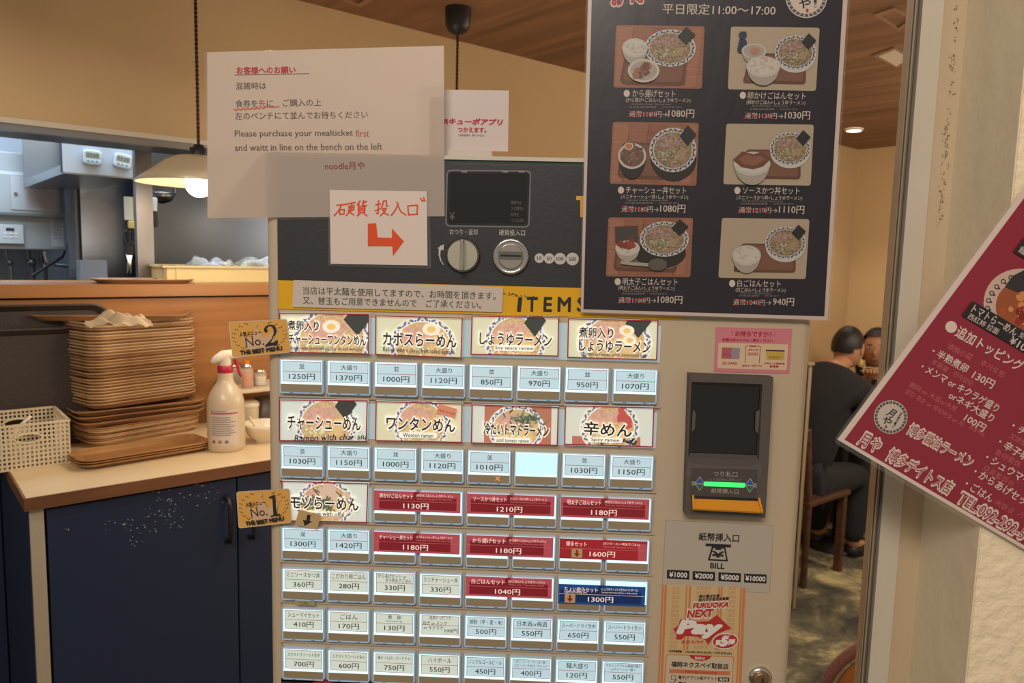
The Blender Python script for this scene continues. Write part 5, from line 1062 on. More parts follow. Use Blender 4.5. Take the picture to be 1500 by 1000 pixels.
# condiment rack and what stands around it
rk = onT(366, 567, .33); rs = (rk-A0).dot(u); RZ = rk.z
rack = thing('condiment_rack', K(rs+.12, .36, CT), 'small white shelf standing at the back of the worktop with jars on it', 'rack')
mb = MB(); CBX(mb, rs-.055, rs+.33, .29, .43, RZ-.008, RZ, M((214, 196, 166), .4), .002); mb.build('shelf_board', rack)
for s_, t_ in ((rs-.045, .415), (rs+.32, .30), (rs+.32, .42)):
    mb = MB(); mb.tube([K(s_, t_, CT), K(s_, t_, RZ-.008)], .004, CHROMED, 8); mb.build('leg', rack)
def on_shelf(x, t, z_): return K(sx(x, 560, t), t, z_)
def jar(P, r, h, fill, cap, label, cat, capc=None):
    t = thing('glass_jar', P, label, cat); mb = MB(); mb.lathe([(r, 0), (r, h*.78), (r*.8, h*.84), (r*.8, h*.9)], P, glass_mat((230, 220, 200), .30), 24); mb.build('glass_body', t)
    mb = MB(); mb.lathe([(r*.9, .003), (r*.9, h*.62)], P, fill, 20); mb.build('contents', t)
    mb = MB(); mb.lathe([(r*.86, h*.86), (r*.88, h*1.0), (r*.7, h*1.03)], P, cap, 20)
    mb.build('lid', t)
    if capc: mb = MB(); mb.lathe([(r*.45, h*1.02), (r*.4, h*1.16)], P, capc, 16); mb.build('spout', t)
jar(on_shelf(362, .33, RZ), .0155, .060, M((196, 92, 22), .5, noise=(200, (214, 120, 36), .3)), CHROME, 'tall jar of orange spice with an orange spout on the white shelf', 'jar', M((226, 110, 30), .4))
jar(on_shelf(381, .34, RZ), .0165, .042, M((206, 196, 176), .5), CHROME, 'short clear jar with pale contents on the white shelf', 'jar')
jar(on_shelf(344, .40, RZ), .020, .052, M((120, 84, 50), .5), CHROMED, 'dim brown jar at the rear left of the white shelf', 'jar')
P = on_shelf(364, .34, CT); t = thing('sugar_canister', P, 'pale lidded canister standing under the white shelf', 'canister'); mb = MB(); mb.lathe([(.022, 0), (.024, .01), (.025, .055)], P, M((206, 190, 164), .35), 24); mb.build('body', t); mb = MB(); mb.lathe([(.0265, .055), (.0265, .062), (.020, .068), (.006, .070)], P, M((222, 208, 182), .3), 24); mb.build('lid', t)
P = on_shelf(387, .36, CT); mb = MB(); mb.lathe([(.026, 0), (.027, .07), (.024, .071)], P, M((92, 84, 76), .4, .4), 24); tag(mb.build('steel_canister'), 'dark grey canister under the white shelf beside the machine', 'canister')
P = onZ(386, 646, CT); BW = M((222, 206, 180), .3, coat=.3); mb = MB(); mb.lathe([(.020, 0), (.021, .004), (.036, .018), (.046, .036), (.048, .046), (.045, .046), (.034, .020), (.002, .010)], P, BW, 36, None, True, False); tag(mb.build('soup_bowl'), 'white bowl with spoons in it, half hidden behind the machine', 'bowl')
mb = MB(); q0 = P+Vector((-.012, .0, .024)); mb.tube([q0, q0+u*-.012+Z*.022, q0+u*-.022+Z*.038], [.005, .004, .003], BW, 8); mb.sphere(q0, .011, BW, 12, (1, .7, .5)); tag(mb.build('soup_spoon'), 'white soup spoon standing in the white bowl', 'spoon')
# ------------------------------------------------------------------ the pass ledge
LZ = 1.535
P = onZ(183, 410.5, LZ); P = K((P-A0).dot(u), TB+.06, LZ); o = tray_mesh(.115, .060, .034, .010, TW[1], .016).build('wooden_tray', None, (0, 0, 0)); o.location = P; o.rotation_euler = (0, 0, ANG); tag(o, 'flat wooden tray lying on the pass ledge below the timers', 'tray')
CRT = M((226, 206, 150), .5, trans=.05); tc_ = TB+.05; s0c = sx(241, 400, tc_); zc1 = onT(300, 390.5, tc_).z
crate = thing('bread_crate', K(s0c+.2, tc_+.1, LZ), 'shallow cream plastic crate on the pass ledge', 'crate')
mb = MB(); w_ = .42; hh = zc1-LZ
for a in ((s0c, s0c+w_, tc_, tc_+.006), (s0c, s0c+w_, tc_+.19, tc_+.196), (s0c, s0c+.006, tc_, tc_+.196), (s0c+w_-.006, s0c+w_, tc_, tc_+.196)): CBX(mb, *a, LZ, zc1, CRT)
CBX(mb, s0c, s0c+w_, tc_, tc_+.196, LZ, LZ+.004, CRT); CBX(mb, s0c+.028, s0c+.034, tc_-.003, tc_, LZ, zc1, CRT); mb.build('tub', crate)
mb = MB()
for a in ((s0c-.006, s0c+w_+.006, tc_-.007, tc_+.006), (s0c-.006, s0c+w_+.006, tc_+.19, tc_+.203), (s0c-.006, s0c+.006, tc_, tc_+.196)): CBX(mb, *a, zc1-.003, zc1+.002, CRT)
mb.build('rim', crate)
WRAP = M((226, 226, 226), .12, trans=.75, coat=.5, bump=(90, .6))
for k, (s_, su, h_, lb) in enumerate(((.045, .09, .022, 'low clear wrapped pack at the left end of the cream crate'), (.14, .12, .048, 'crumpled clear wrapped pack in the middle of the cream crate'), (.275, .14, .062, 'tall crumpled clear wrapped pack in the cream crate beside the machine'))):
    mb = crumple(K(s0c+s_+.01, tc_+.1, zc1-.016), su, .15, h_, 40+k, WRAP, 22, ANG); tag(mb.build('wrapped_pack'), lb, 'wrapped pack', 'wrapped packs in the cream crate')
    mb = MB(); r2 = random.Random(k)
    for i in range(5): mb.sphere(K(s0c+s_+.01+r2.uniform(-.3, .3)*su, tc_+.1+r2.uniform(-.04, .04), zc1-.012), .014, M((206, 170, 140), .6), 10, (1.2, 1, .6))
    o = mb.build('food_portion'); o.parent = bpy.data.objects[[x.name for x in bpy.data.objects if x.name.startswith('wrapped_pack')][-1]]; o.location = o.location - o.parent.location
# ------------------------------------------------------------------ kitchen
tp = .86
mb = MB(); sA, sB = sx(199.5, 300, .62), sx(224, 300, .62); CBX(mb, sA, sB, .62, .645, LZ, 2.5, M((132, 130, 132), .36, .85, noise=((20, 20, 5), (116, 108, 100), .3))); tag(mb.build('steel_post'), 'bright stainless steel post standing on the pass ledge right of the timers', 'post')
zA, zB = onT(93, 252, tp).z, onT(93, 209, tp).z+.012; sL, sR = sx(91, 230, tp), sx(199, 235, tp)
pp = onZ(38, 275, zA-.004); tdeep = (pp-A0).dot(n)
shelf = thing('hanging_shelf', K((sL+sR)/2, (tp+tdeep)/2, zA), 'stainless box shelf hanging under the pass header with a white front board', 'shelf')
WB = M((200, 214, 230), .4)
mb = MB(); CBX(mb, sL, sR, tp-.004, tp, zA, zB+.03, WB); mb.build('front_board', shelf)
mb = MB(); CBX(mb, sL, sR, tp, tdeep, zA-.004, zA, ST); CBX(mb, sL, sL+.004, tp, tdeep, zA-.002, zA+.022, ST); CBX(mb, sL, sR, tdeep-.004, tdeep, zA-.004, zB+.2, ST); CBX(mb, sR-.004, sR, tp, tdeep, zA, zB+.1, STD)
CBX(mb, sL, sL+.01, tdeep-.012, tdeep, zA-.01, zB+.2, ST); CBX(mb, sL-.002, sL+.02, tp, tp+.02, zA, zB+.03, M((52, 54, 58), .5)); mb.build('shelf_box', shelf)
def timer(cx, cy, rot, label):
    P = onT(cx, cy, tp-.004); t = thing('kitchen_timer', P, label, 'timer', 'white kitchen timers on the shelf'); r3 = Matrix.Rotation(rot, 3, n); uu = r3 @ u; zz = r3 @ Z; d = -n
    def f(x, z_, y): return P+uu*x+zz*z_+d*y
    w, h = .0235, .0205
    mb = MB(); mb.loft([[f(x, z_, y) for x, z_ in rr2(w-i, h-i, .009, 4)] for i, y in ((.001, 0), (0, .003), (0, .010), (.0025, .013))], M((226, 230, 234), .35)); mb.loft([[f(x, z_, y) for x, z_ in rr2(w+.0012, h+.0012, .0095, 4)] for y in (.0045, .0085)], M((150, 186, 214), .4)); bd = mb.build('case', t)
    mb = MB(); mb.poly([f(-.0175, .0125, .0134), f(-.0175, -.0015, .0134), f(.0175, -.0015, .0134), f(.0175, .0125, .0134)], M((176, 188, 176), .3))
    vs, fs, (ax, bx_, ay, by) = glyphs('03:00', .0); s_ = .030/(bx_-ax); mb.add([f((x-(ax+bx_)/2)*s_, .0055+(y-(ay+by)/2)*s_*1.25, .0138) for x, y in vs], fs, INK); mb.build('display', t)
    for k in (-1, 0, 1): mb = MB(); mb.loft([[f(.011*k+.0036*math.cos(a), -.0105+.0026*math.sin(a), y) for a in [2*math.pi*i/14 for i in range(14)]] for y in (.0125, .0150)], M((110, 176, 220), .4)); mb.build('button', t)
timer(134, 231, .03, 'left one of two white kitchen timers, hanging straight'); timer(178.5, 236.5, .16, 'right one of two white kitchen timers, hanging tilted')
th_ = 1.62; hb_ = onT(50, 366, th_).z; hsR = sx(97, 330, th_); hz = onT(50, 225, th_).z
heater = thing('water_heater', K(hsR-.25, th_+.1, hb_), 'grey wall mounted water heater with a rounded cover and control panel', 'water heater')
GRY = M((172, 176, 178), .45); GRY2 = M((150, 154, 158), .5)
mb = MB(); CBX(mb, hsR-.55, hsR, th_, 1.915, hb_, hz, GRY, .006); mb.build('casing', heater)
z1_, z2_ = onT(50, 318, th_).z, onT(50, 254, th_).z; mb = MB(); CBX(mb, hsR-.42, hsR-.002, th_-.03, th_, z1_, z2_, GRY, .012); cv = mb.build('cover', heater)
mb = MB(); CBX(mb, hsR-.17, hsR-.022, th_-.033, th_-.03, z1_+.022, z2_-.018, M((186, 188, 190), .5), .001); yy = th_-.0335
for k in range(16): z_ = z2_-.026-k*(z2_-z1_-.056)/16; CBX(mb, hsR-.125, hsR-.03-.012*(k % 3), yy-.0004, yy, z_-.0012, z_, M((196, 140, 146), .6))
mb.lathe([(.006, 0), (.006, .003)], K(hsR-.155, yy, (z1_+z2_)/2), CHROMED, 12, (u, Z, -n)); mb.build('warning_plate', cv)
zc0, zc9 = onT(20, 357, th_).z, onT(20, 329, th_).z; sc0 = sx(34, 343, th_)
mb = MB(); CBX(mb, sc0-.14, sc0, th_-.014, th_, zc0, zc9, M((206, 210, 212), .4), .002); cp = mb.build('control_panel', heater)
mb = MB(); CBX(mb, sc0-.052, sc0-.028, th_-.0155, th_-.014, zc9-.022, zc9-.012, M((20, 24, 22), .2)); mb.build('display', cp)
for k in range(6): mb = MB(); CBX(mb, sc0-.060+.017*(k % 3), sc0-.050+.017*(k % 3), th_-.016, th_-.014, zc9-.034-.012*(k//3), zc9-.028-.012*(k//3), M((236, 238, 240), .4)); mb.build('button', cp)
mb = MB(); za, zb_ = onT(84, 361, th_).z, onT(84, 323, th_).z; sa2, sb2 = sx(75, 340, th_), sx(93, 340, th_); CBX(mb, sa2, sb2, th_-.001, th_, za, zb_, M((206, 208, 210), .5))
for k in range(9): CBX(mb, sa2+.004, sb2-.004-.006*(k % 2), th_-.0014, th_-.001, zb_-.006-k*.0075, zb_-.004-k*.0075, M((130, 134, 140), .5))
mb.build('rating_label', heater)
PIPE = M((120, 122, 124), .35, .8)
for x, y0, y1, r in ((8, 366, 410, .008), (40, 366, 412, .011), (60, 372, 412, .007)):
    mb = MB(); p0 = onT(x, y0, th_+.06); q1 = Vector((p0.x, p0.y, LZ-.10)); mb.tube([p0, p0+Z*-.03, p0+u*.012+Z*-.05, q1+u*.012], r, PIPE, 10); mb.sphere(p0+Z*-.045+u*.010, r*1.7, PIPE, 10); mb.build('water_pipe', heater)
mb = MB(); p0 = onT(66, 368, th_+.05); mb.tube([p0, p0+Z*-.035, p0+Z*-.05+u*.02, p0+Z*-.055+u*.07], .008, M((200, 202, 204), .2, 1.0), 10); mb.build('water_pipe', heater)
mb = MB(); p0 = onT(98, 300, th_+.02); mb.tube([p0+u*.02+Z*.12, p0+u*.02, p0+u*.015+Z*-.1, p0-u*.02+Z*-.19, p0-u*.12+Z*-.26], .005, M((58, 60, 64), .5), 8); mb.build('cable', heater)
mb = MB(); p0 = onT(109, 300, 1.50); s_ = (p0-A0).dot(u); mb.tube([K(s_, 1.50, LZ-.3), K(s_, 1.50, 2.49)], .026, M((118, 122, 126), .4, .3), 16); mb.lathe([(.032, 0), (.032, .03)], K(s_, 1.50, LZ-.02), PIPE, 16); tag(mb.build('drain_pipe'), 'grey vertical pipe beside the water heater', 'pipe')
# stainless partitions of the kitchen
mb = MB(); sP = sx(119, 330, 1.46); CBX(mb, sP, sx(212, 330, 1.46), 1.46, 1.47, 1.0, 2.49, M((120, 126, 138), .22, 1.0, bump=((1, 1, 40), .05))); tag(mb.build('steel_partition'), 'dull stainless partition sheet behind the scissors, mirroring the heater', 'partition')
mb = MB(); CBX(mb, sx(214, 330, 1.25), SO+.1, 1.25, 1.26, 1.0, 2.49, M((112, 118, 130), .26, 1.0, bump=((2, 2, 14), .10))); tag(mb.build('steel_back_panel'), 'bright stainless back panel behind the hanging lamp and cream crate', 'panel')
mb = MB(); sQ0 = sx(122, 400, 1.3); CBX(mb, sQ0-.02, sQ0+.06, 1.24, 1.30, LZ-.03, LZ+.045, M((156, 160, 170), .4)); tag(mb.build('paper_box'), 'small pale box standing by the grey kitchen pipe', 'box')
# lit pots and switch box seen behind the partition are reflections only; hanging tools
tq = .78
p0 = onT(190, 322, tq); mb = MB(); p1 = onT(189, 300, tq); CBX(mb, (p1-A0).dot(u)-.011, (p1-A0).dot(u)+.011, tq, tq+.01, p0.z, onT(189, 288, tq).z, M((206, 206, 190), .3)); tag(mb.build('towel_clip'), 'pale clip plate above the hanging scissors', 'clip')
t = thing('kitchen_scissors', onT(193, 400, tq), 'black handled kitchen scissors hanging beside the steel post', 'scissors')
mb = MB()
for k in (-1, 1): c = onT(190+4*k, 348, tq); mb.tube([c+u*(.008*math.cos(a))+Z*(.020*math.sin(a)) for a in [2*math.pi*i/18 for i in range(19)]], .0035, INK, 8)
mb.box(onT(190, 366, tq), (.016, .006, .030), INK, ax3, .002); mb.build('handles', t)
mb = MB(); a, b = onT(188, 372, tq), onT(192, 400, tq); mb.prism([a-u*.006, a+u*.008, b+u*.001, b-u*.001], n*.002, CHROME); mb.prism([a-u*.001+n*.003, a+u*.012+n*.003, b-u*.008+n*.003, b-u*.010+n*.003], n*.002, CHROME); mb.build('blades', t)
mb = MB(); mb.box(onT(193.5, 329, tq), (.020, .02, .022), M((206, 190, 110), .5), ax3, .004); tag(mb.build('sponge_clip'), 'small yellowish clip above the kitchen scissors', 'clip')
mb = MB(); mb.box(onT(198, 355, tq+.02), (.012, .012, .070), M((36, 40, 52), .4), ax3, .003); tag(mb.build('marker_pen'), 'dark marker hanging right beside the scissors', 'pen')
t = thing('kitchen_brush', onT(227, 335, .66), 'white handled tool hanging right of the steel post', 'tool'); mb = MB(); a, b, c = onT(226.5, 289, .66), onT(226.5, 309, .66), onT(228, 333, .66); mb.tube([a, a+Z*-.004, b], [.004, .007, .006], M((226, 228, 232), .4), 10); mb.build('handle', t); mb = MB(); mb.tube([b, (b+c)/2, c], [.005, .008, .006], INK, 10); mb.build('grip', t)
p0 = onT(237, 283, 1.15); mb = MB(); mb.lathe([(.003, -.035), (.030, -.025), (.045, 0), (.040, .002)], p0, CHROMED, 24, None, True, False); mb.tube([p0+Z*-.0+u*.04, p0+u*.05+Z*.12], .004, CHROMED, 8); tag(mb.build('steel_ladle'), 'steel ladle hanging behind the lamp shade', 'ladle')
# ------------------------------------------------------------------ pendant lamps
def pendant(P, zt_, label, canopy_z=CZ):
    t = thing('pendant_lamp', Vector((P.x, P.y, zt_)), label, 'lamp', 'cream enamel pendant lamps')
    o = Vector((P.x, P.y, zt_)); SH = M((206, 192, 160), .35, coat=.3); r = .136
    mb = MB(); mb.lathe([(r, 0), (r+.002, .002), (r*.80, .024), (r*.55, .050), (r*.36, .062), (r*.17, .064)], o, SH, 48, None, True, False); mb.lathe([(r-.001, 0), (r*.79, .022), (r*.54, .048), (r*.2, .060)], o, M((240, 226, 190), .5), 48, None, True, False); mb.build('lamp_shade', t)
    mb = MB(); mb.lathe([(.019, .062), (.020, .082), (.012, .084), (.010, .09)], o, INK, 20); mb.build('socket', t)
    mb = MB(); N = 150; z1 = canopy_z-.02
    for ph in (0, math.pi): mb.tube([o+Vector((.0022*math.cos(ph+k*.9), .0022*math.sin(ph+k*.9), .088+(z1-zt_-.088)*k/N)) for k in range(N+1)], .0022, M((70, 48, 30), .7), 5)
    mb.build('twisted_cord', t)
    mb = MB(); c = Vector((P.x, P.y, canopy_z)); mb.lathe([(.012, -.070), (.026, -.064), (.034, -.048), (.036, -.020), (.036, 0)], c, M((34, 32, 34), .4), 28); mb.build('ceiling_rose', t)
    mb = MB(); mb.sphere(o+Z*.004, .032, M((255, 238, 206), .5, emit=26.0), 24, (1, 1, 1.05)); mb.build('bulb', t)
lp = atD(292, 270, 1.74); pendant(lp, lp.z, 'cream enamel pendant lamp glowing beside the white notice, in front of the kitchen pass')
c2 = onZ(671, 12, CZ); pendant(c2, lp.z, 'pendant lamp on the cord with a black ceiling rose above the small app sign')

# ------------------------------------------------------------------ dining room
DW = wood((64, 40, 27), (90, 58, 38), ANG, (6, 30, 30), .5)
def dining_chair(P, ang, label):
    t = thing('dining_chair', P, label, 'chair', 'brown dining chairs'); f = Vector((math.cos(ang), math.sin(ang), 0)); r = Vector((f.y, -f.x, 0)); ax_ = (r, f, Z)
    mb = MB(); mb.box(P+Z*.435, (.40, .40, .03), DW, ax_, .008); mb.build('seat', t)
    for a in (-1, 1):
        mb = MB(); mb.box(P+r*.17*a+f*.17+Z*.21, (.035, .035, .42), DW, ax_); mb.build('leg', t)
        mb = MB(); mb.tube([P+r*.18*a-f*.18, P+r*.18*a-f*.18+Z*.43, P+r*.18*a-f*.235+Z*.82], .018, DW, 8); mb.build('leg', t)
    mb = MB(); mb.box(P-f*.225+Z*.74, (.36, .02, .14), DW, ax_, .008); mb.box(P-f*.205+Z*.58, (.36, .018, .05), DW, ax_, .006); mb.build('backrest', t)
# rounded woven-edge chair close to the door
cw = atD(1318, 990, 1.75); t = thing('bentwood_chair', Vector((cw.x, cw.y, 0)), 'wooden chair with a rounded back edged in purple woven cord, low beside the door post', 'chair')
bc = Vector((cw.x, cw.y, 0)); br = (CR*1.0); br = Vector((br.x, br.y, 0)).normalized(); bf = Vector((br.y, -br.x, 0)); topz = 1.62-(884-393)/1100*1.75
arch = [(.185*math.cos(a)*(1.0), .26*math.sin(a)) for a in [math.pi*k/28 for k in range(29)]]
arch = [(.185, -.12)]+arch+[(-.185, -.12)]
pt3 = lambda x, z_, y=0: bc+br*x+bf*(y+.10*(1-(x/.185)**2))+Z*(topz-.26+z_)
mb = MB(); OK2 = wood((150, 92, 44), (180, 118, 62), ANG, (4, 30, 4), .45); mb.prism([pt3(x*.93, z_*.94) for x, z_ in arch], bf*.018, OK2); mb.build('backrest', t)
mb = MB(); PUR = M((128, 92, 108), .9, bump=(420, 1.0), noise=((240, 240, 240), (168, 112, 84), .12)); mb.tube([pt3(x, z_, -.002) for x, z_ in arch], .013, PUR, 10); mb.build('woven_edge', t)
mb = MB(); mb.box(bc+bf*.30+Z*.44, (.40, .40, .035), OK2, (br, bf, Z), .01); mb.build('seat', t)
for a in (-1, 1):
    for b in (.12, .46): mb = MB(); z1 = .43 if b > .2 else topz-.36; mb.tube([bc+br*.17*a+bf*(b if b > .2 else .02), bc+br*.17*a+bf*(b if b > .2 else .0)+Z*z1], .017, OK2, 10); mb.build('leg', t)
# low partition post
pb = atD(1186.5, 540, 3.45); PTL = M((150, 132, 104), .6); part = thing('low_partition', Vector((pb.x, pb.y, 0)), 'low partition with a pale end post standing behind the ticket machine', 'partition')
mb = MB(); mb.box(Vector((pb.x, pb.y, (pb.z+.02)/2)), (.014, .014, pb.z+.02), PTL); mb.build('end_post', part)
mb = MB(); mb.box(Vector((pb.x, pb.y, pb.z+.024)), (.030, .030, .010), PTL); mb.build('post_cap', part)
mb = MB(); mb.box(Vector((pb.x-.33, pb.y, pb.z*.5)), (.60, .03, pb.z-.06), M((40, 36, 36), .6)); mb.build('panel', part)
# people
SKIN = M((186, 136, 104), .5, noise=(30, (176, 124, 94), .3)); SHIRT = M((21, 21, 24), .9, bump=(50, .3)); TRO = M((26, 26, 30), .85); HAIR = M((24, 20, 20), .45, bump=((300, 300, 30), .5)); SHOE = M((28, 26, 26), .5)
def skin(J, E, mat, mb, sub=2):
    keys = list(J); me = bpy.data.meshes.new('tmp'); me.from_pydata([J[k][0] for k in keys], [(keys.index(a), keys.index(b)) for a, b in E], [])
    o = bpy.data.objects.new('tmp', me); COL.objects.link(o); m1 = o.modifiers.new('s', 'SKIN'); m1.use_smooth_shade = True
    for i, k in enumerate(keys):
        r = J[k][1]; me.skin_vertices[0].data[i].radius = r if isinstance(r, tuple) else (r, r); me.skin_vertices[0].data[i].use_root = (i == 0)
    m2 = o.modifiers.new('u', 'SUBSURF'); m2.levels = sub; m2.render_levels = sub
    dg = bpy.context.evaluated_depsgraph_get(); dg.update(); ev = bpy.data.meshes.new_from_object(o.evaluated_get(dg))
    mb.add([v.co.copy() for v in ev.vertices], [list(p.vertices) for p in ev.polygons], mat, True)
    bpy.data.objects.remove(o); bpy.data.meshes.remove(ev); bpy.data.meshes.remove(me)
def person(o, f, head, torso, arms, label, hairfn, hf):
    r = Vector((f.y, -f.x, 0)); P = lambda x, y, z_: o+r*x+f*y+Z*z_
    root = thing('person', o, label, 'person'); mb = MB(); sc = .94
    J = {}; E = []; TS = {'pelvis': (.125, .10)}
    def ch(*names):
        for a, b in zip(names, names[1:]): E.append((a, b))
    J['pelvis'] = (P(0, 0, .50), (.105, .085))
    for k, (y, z_, rad) in zip(('belly', 'chest', 'upper'), torso): J[k] = (P(0, y, z_), tuple(q_*.60 for q_ in rad)); TS[k] = rad
    J['neck'] = (P(0, *torso[3][:2]), .050); J['jaw'] = (P(0, head[0]+.01, head[1]-.045), .055); J['skull'] = (P(0, head[0]-.01, head[1]+.04), .074); ch('pelvis', 'belly', 'chest', 'upper', 'neck', 'jaw', 'skull')
    for s_, nm in ((-1, 'l'), (1, 'r')):
        sh, el, wr, hd_ = arms[nm]
        for k, v, rad in (('sh', sh, .036), ('el', el, .034), ('wr', wr, .027), ('palm', hd_, (.036, .020))): J[nm+k] = (P(*v), rad)
        ch('upper', nm+'sh', nm+'el', nm+'wr', nm+'palm'); w, h_ = Vector(wr), Vector(hd_); d = (h_-w).normalized(); sd_ = d.cross(Vector((0, 0, 1))); sd_ = (sd_ if sd_.length > .1 else Vector((1, 0, 0))).normalized(); dn = Vector((0, 0, -1))
        for i, (off, ln) in enumerate(((-.026, .060), (-.009, .070), (.009, .066), (.026, .052))):
            a = h_+sd_*off+d*.030; b = a+d*ln*.45+dn*.010; c = b+d*ln*.30+dn*ln*.45
            for k, v, rad in (('a', a, .0095), ('b', b, .0088), ('c', c, .0078)): J[nm+'f%d' % i+k] = (P(*v), rad)
            ch(nm+'palm', nm+'f%da' % i, nm+'f%db' % i, nm+'f%dc' % i)
        a = h_-sd_*.034*s_+d*.004; b = a-sd_*.018*s_+d*.028+dn*.01
        J[nm+'ta'] = (P(*a), .0105); J[nm+'tb'] = (P(*b), .0088); ch(nm+'palm', nm+'ta', nm+'tb')
        for k, v, rad in (('hip', (.09*s_, .04, .49), .085), ('knee', (.11*s_, .42, .47), .058), ('ank', (.11*s_, .40, .075), .034), ('toe', (.12*s_, .54, .035), .032)): J[nm+k] = (P(*v), rad)
        ch('pelvis', nm+'hip', nm+'knee', nm+'ank', nm+'toe')
    skin(J, E, SKIN, mb); r_h = Vector((hf.y, -hf.x, 0)); H0 = P(0, *head); up = Z
    hax = (r_h, hf, Z); mb.sphere(H0+Z*.008, .098, SKIN, 24, (.80, .93, 1.14), hax)
    fp_ = lambda x, y, z_: H0+r_h*x+hf*y+Z*z_
    mb.sphere(fp_(0, .094, -.010), .015, SKIN, 12, (.85, 1.0, 1.3), hax); mb.sphere(fp_(0, .088, .012), .008, SKIN, 10, (.8, .8, 2.2), hax)
    for s_ in (-1, 1):
        mb.sphere(fp_(.031*s_, .079, .018), .013, M((226, 216, 206), .3), 12, (1.15, .6, .55), hax); mb.sphere(fp_(.031*s_, .0855, .018), .0062, INK, 10, (1, .5, 1), hax); mb.sphere(fp_(.032*s_, .082, .040), .016, HAIR, 10, (1.1, .35, .2), hax)
        mb.sphere(fp_(.080*s_, -.004, .004), .026, SKIN, 12, (.34, .62, 1.1), hax); mb.sphere(fp_(.084*s_, .002, .004), .014, M((158, 108, 82), .6), 10, (.3, .55, 1.0), hax)
    mb.sphere(fp_(0, .083, -.050), .020, M((150, 78, 70), .45), 14, (1.05, .45, .36), hax)
    mb.build('body', root)
    mb = MB(); hairfn(mb, fp_, hax, H0); mb.build('hair', root)
    mb = MB(); JS = {k: (J[k][0], (tuple(x*1.12+.016 for x in TS[k]) if k in TS else J[k][1]+.046)) for k in ('pelvis', 'belly', 'chest', 'upper', 'lsh', 'lel', 'rsh', 'rel')}
    JS['lw'] = (J['lel'][0].lerp(J['lwr'][0], .80), .047); JS['rw'] = (J['rel'][0].lerp(J['rwr'][0], .80), .047); JS['nk'] = (J['upper'][0].lerp(J['neck'][0], .72), .088)
    skin(JS, [('pelvis', 'belly'), ('belly', 'chest'), ('chest', 'upper'), ('upper', 'nk'), ('upper', 'lsh'), ('lsh', 'lel'), ('lel', 'lw'), ('upper', 'rsh'), ('rsh', 'rel'), ('rel', 'rw')], SHIRT, mb); mb.build('shirt', root)
    mb = MB(); JT = {'pelvis': (J['pelvis'][0]-Z*.02, (.145, .118))}; ET = []
    for nm in 'lr':
        for k, e in (('hip', .022), ('knee', .022), ('ank', .028)): JT[nm+k] = (J[nm+k][0], J[nm+k][1]+e)
        ET += [('pelvis', nm+'hip'), (nm+'hip', nm+'knee'), (nm+'knee', nm+'ank')]
    skin(JT, ET, TRO, mb); mb.build('trousers', root)
    for nm in 'lr': mb = MB(); a, b = J[nm+'ank'][0], J[nm+'toe'][0]; skin({'a': (a-Z*.045-f*.03, .045), 'b': ((a+b)/2-Z*.022, .046), 'c': (b+Z*.006, .038)}, [('a', 'b'), ('b', 'c')], SHOE, mb, 1); mb.build('shoe', root)
    return root, P
def capsphere(mb, fp_, c, rad, sc3, keep, N=28):
    V = {}; H_ = N//2; vs = []
    for j in range(H_+1):
        for i in range(N): th, ph = math.pi*j/H_, 2*math.pi*i/N; d = Vector((math.sin(th)*math.cos(ph), math.sin(th)*math.sin(ph), math.cos(th))); w = 1+.02*math.sin(9*ph+4*th); vs.append((d, fp_(c[0]+d.x*rad*sc3[0]*w, c[1]+d.y*rad*sc3[1]*w, c[2]+d.z*rad*sc3[2]*w)))
    fs = [(j*N+i, (j+1)*N+i, (j+1)*N+(i+1) % N, j*N+(i+1) % N) for j in range(H_) for i in range(N) if all(keep(vs[k][0]) for k in (j*N+i, (j+1)*N+(i+1) % N))]
    used = sorted({k for f_ in fs for k in f_}); ix = {k: q_ for q_, k in enumerate(used)}
    mb.add([vs[k][1] for k in used], [[ix[k] for k in f_] for f_ in fs], HAIR, True)
def hair_man(mb, fp_, hax, H0): capsphere(mb, fp_, (0, -.008, .016), .102, (.84, .95, 1.16), lambda d: d.z > (.60 if d.y > .40 else .22 if d.y > .0 else -.05 if d.y > -.5 else -.36))
def hair_girl(mb, fp_, hax, H0):
    capsphere(mb, fp_, (0, -.010, .012), .108, (.88, .98, 1.18), lambda d: d.z > (.60-.10*abs(d.x) if d.y > .45 else -.2 if d.y > .15 else -.7))
    for s_ in (-1, 1): mb.tube([fp_(.080*s_, .030, .040), fp_(.088*s_, .024, -.03), fp_(.090*s_, .010, -.10), fp_(.085*s_, 0, -.19)], [.018, .022, .024, .014], HAIR, 12)
    mb.tube([fp_(0, -.085, .0), fp_(0, -.100, -.09), fp_(0, -.105, -.2)], [.06, .066, .05], HAIR, 14)
hm = atD(1243, 512, 4.20); fm = Vector((math.cos(ANG-.04), math.sin(ANG-.04), 0)); om = Vector((hm.x, hm.y, 0))-fm*.42
person(om, fm, (.42, hm.z), ((.03, .66, (.145, .115)), (.08, .83, (.170, .125)), (.15, .99, (.160, .115)), (.30, 1.07)), {'l': ((-.20, .18, .98), (-.25, .36, .80), (-.12, .56, .84), (-.09, .63, .84)), 'r': ((.20, .18, .98), (.25, .36, .80), (.12, .56, .84), (.09, .63, .84))},
       'person in a black shirt seen from behind, hunched over the table', hair_man, (fm+Vector((0, 0, 0))).normalized())
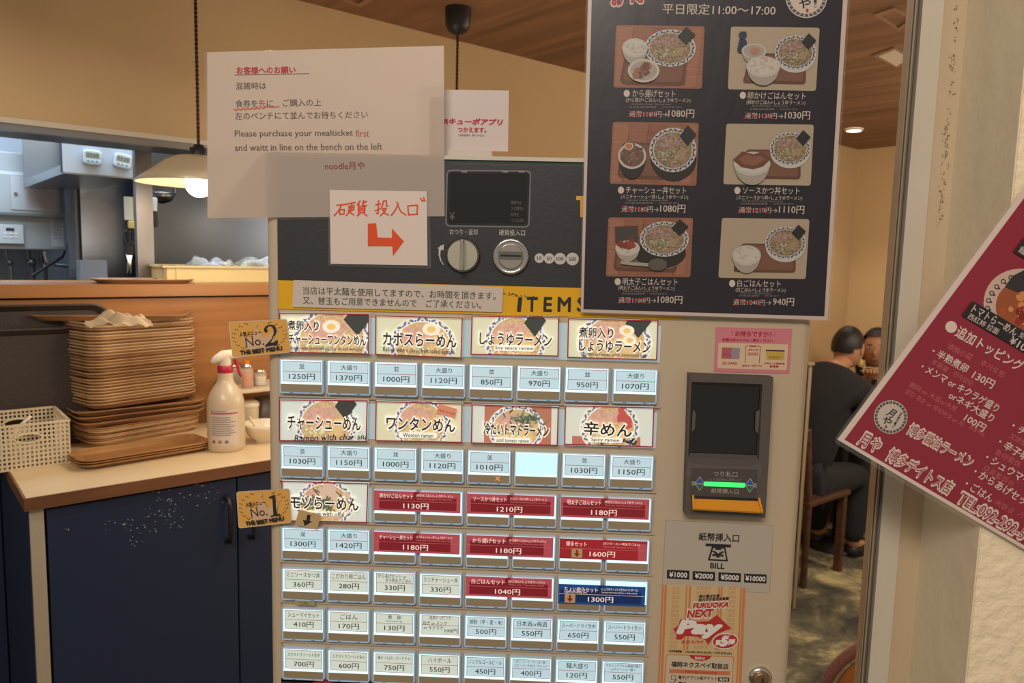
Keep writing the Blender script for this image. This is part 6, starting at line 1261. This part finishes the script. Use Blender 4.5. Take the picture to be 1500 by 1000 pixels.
dining_chair(om-fm*.02, ANG-.04, 'brown dining chair under the person in the black shirt')
hg = atD(1284, 513, 4.56); fg = Vector((-.80, -.60, 0)).normalized(); og = Vector((hg.x, hg.y, 0))-fg*.10; fh = (C-hg); fh = Vector((fh.x-.5, fh.y, 0)).normalized()
rg = Vector((fg.y, -fg.x, 0)); hp = atD(1275, 546, 4.38)-og; hl = lambda v: (v.dot(rg), v.dot(fg), v.z)
hx = hl(hp)
g_, PG = person(og, fg, (.10, hg.z), ((.0, .64, (.125, .10)), (.02, .78, (.14, .105)), (.04, .91, (.11, .085)), (.06, .985)), {'l': ((-.15, .05, .89), (-.20, .22, .78), (-.08, .40, .84), (-.05, .46, .84)), 'r': ((.15, .05, .89), (.21, .20, .80), (hx[0]+.05, hx[1]-.06, hx[2]-.05), hx)},
       'person with long black hair facing the camera and eating with chopsticks', hair_girl, fh)
dining_chair(og-fg*.02, math.atan2(fg.y, fg.x), 'brown dining chair under the person with chopsticks')
hd3 = og+hp
for k, dz in ((0, 0.004), (1, -.006)):
    mb = MB(); a = atD(1288, 541, 4.36)+Z*dz; b = atD(1261, 538+3*k, 4.36)+Z*dz; mb.tube([a, b], [.0035, .0022], M((206, 176, 130), .5), 8); tag(mb.build('chopstick'), ('upper' if k == 0 else 'lower')+' one of two chopsticks held up by the seated person', 'chopstick', 'chopsticks in the hand')
mb = MB(); mb.sphere(atD(1260, 531, 4.36), .022, M((214, 190, 112), .6), 12, (.8, .8, 1.2)); tag(mb.build('food_bite'), 'pale yellow bite of food held at the chopstick tips', 'food')
tm = om.lerp(og, .52); t = thing('dining_table', Vector((tm.x, tm.y, 0)), 'small brown dining table between two seated people', 'table')
mb = MB(); mb.box(Vector((tm.x, tm.y, .735)), (.34, .60, .03), DW, ax3, .005); mb.build('tabletop', t)
mb = MB(); mb.lathe([(.20, 0), (.20, .02), (.03, .03), (.03, .72)], Vector((tm.x, tm.y, 0)), M((40, 38, 38), .5, .6), 20); mb.build('pedestal', t)
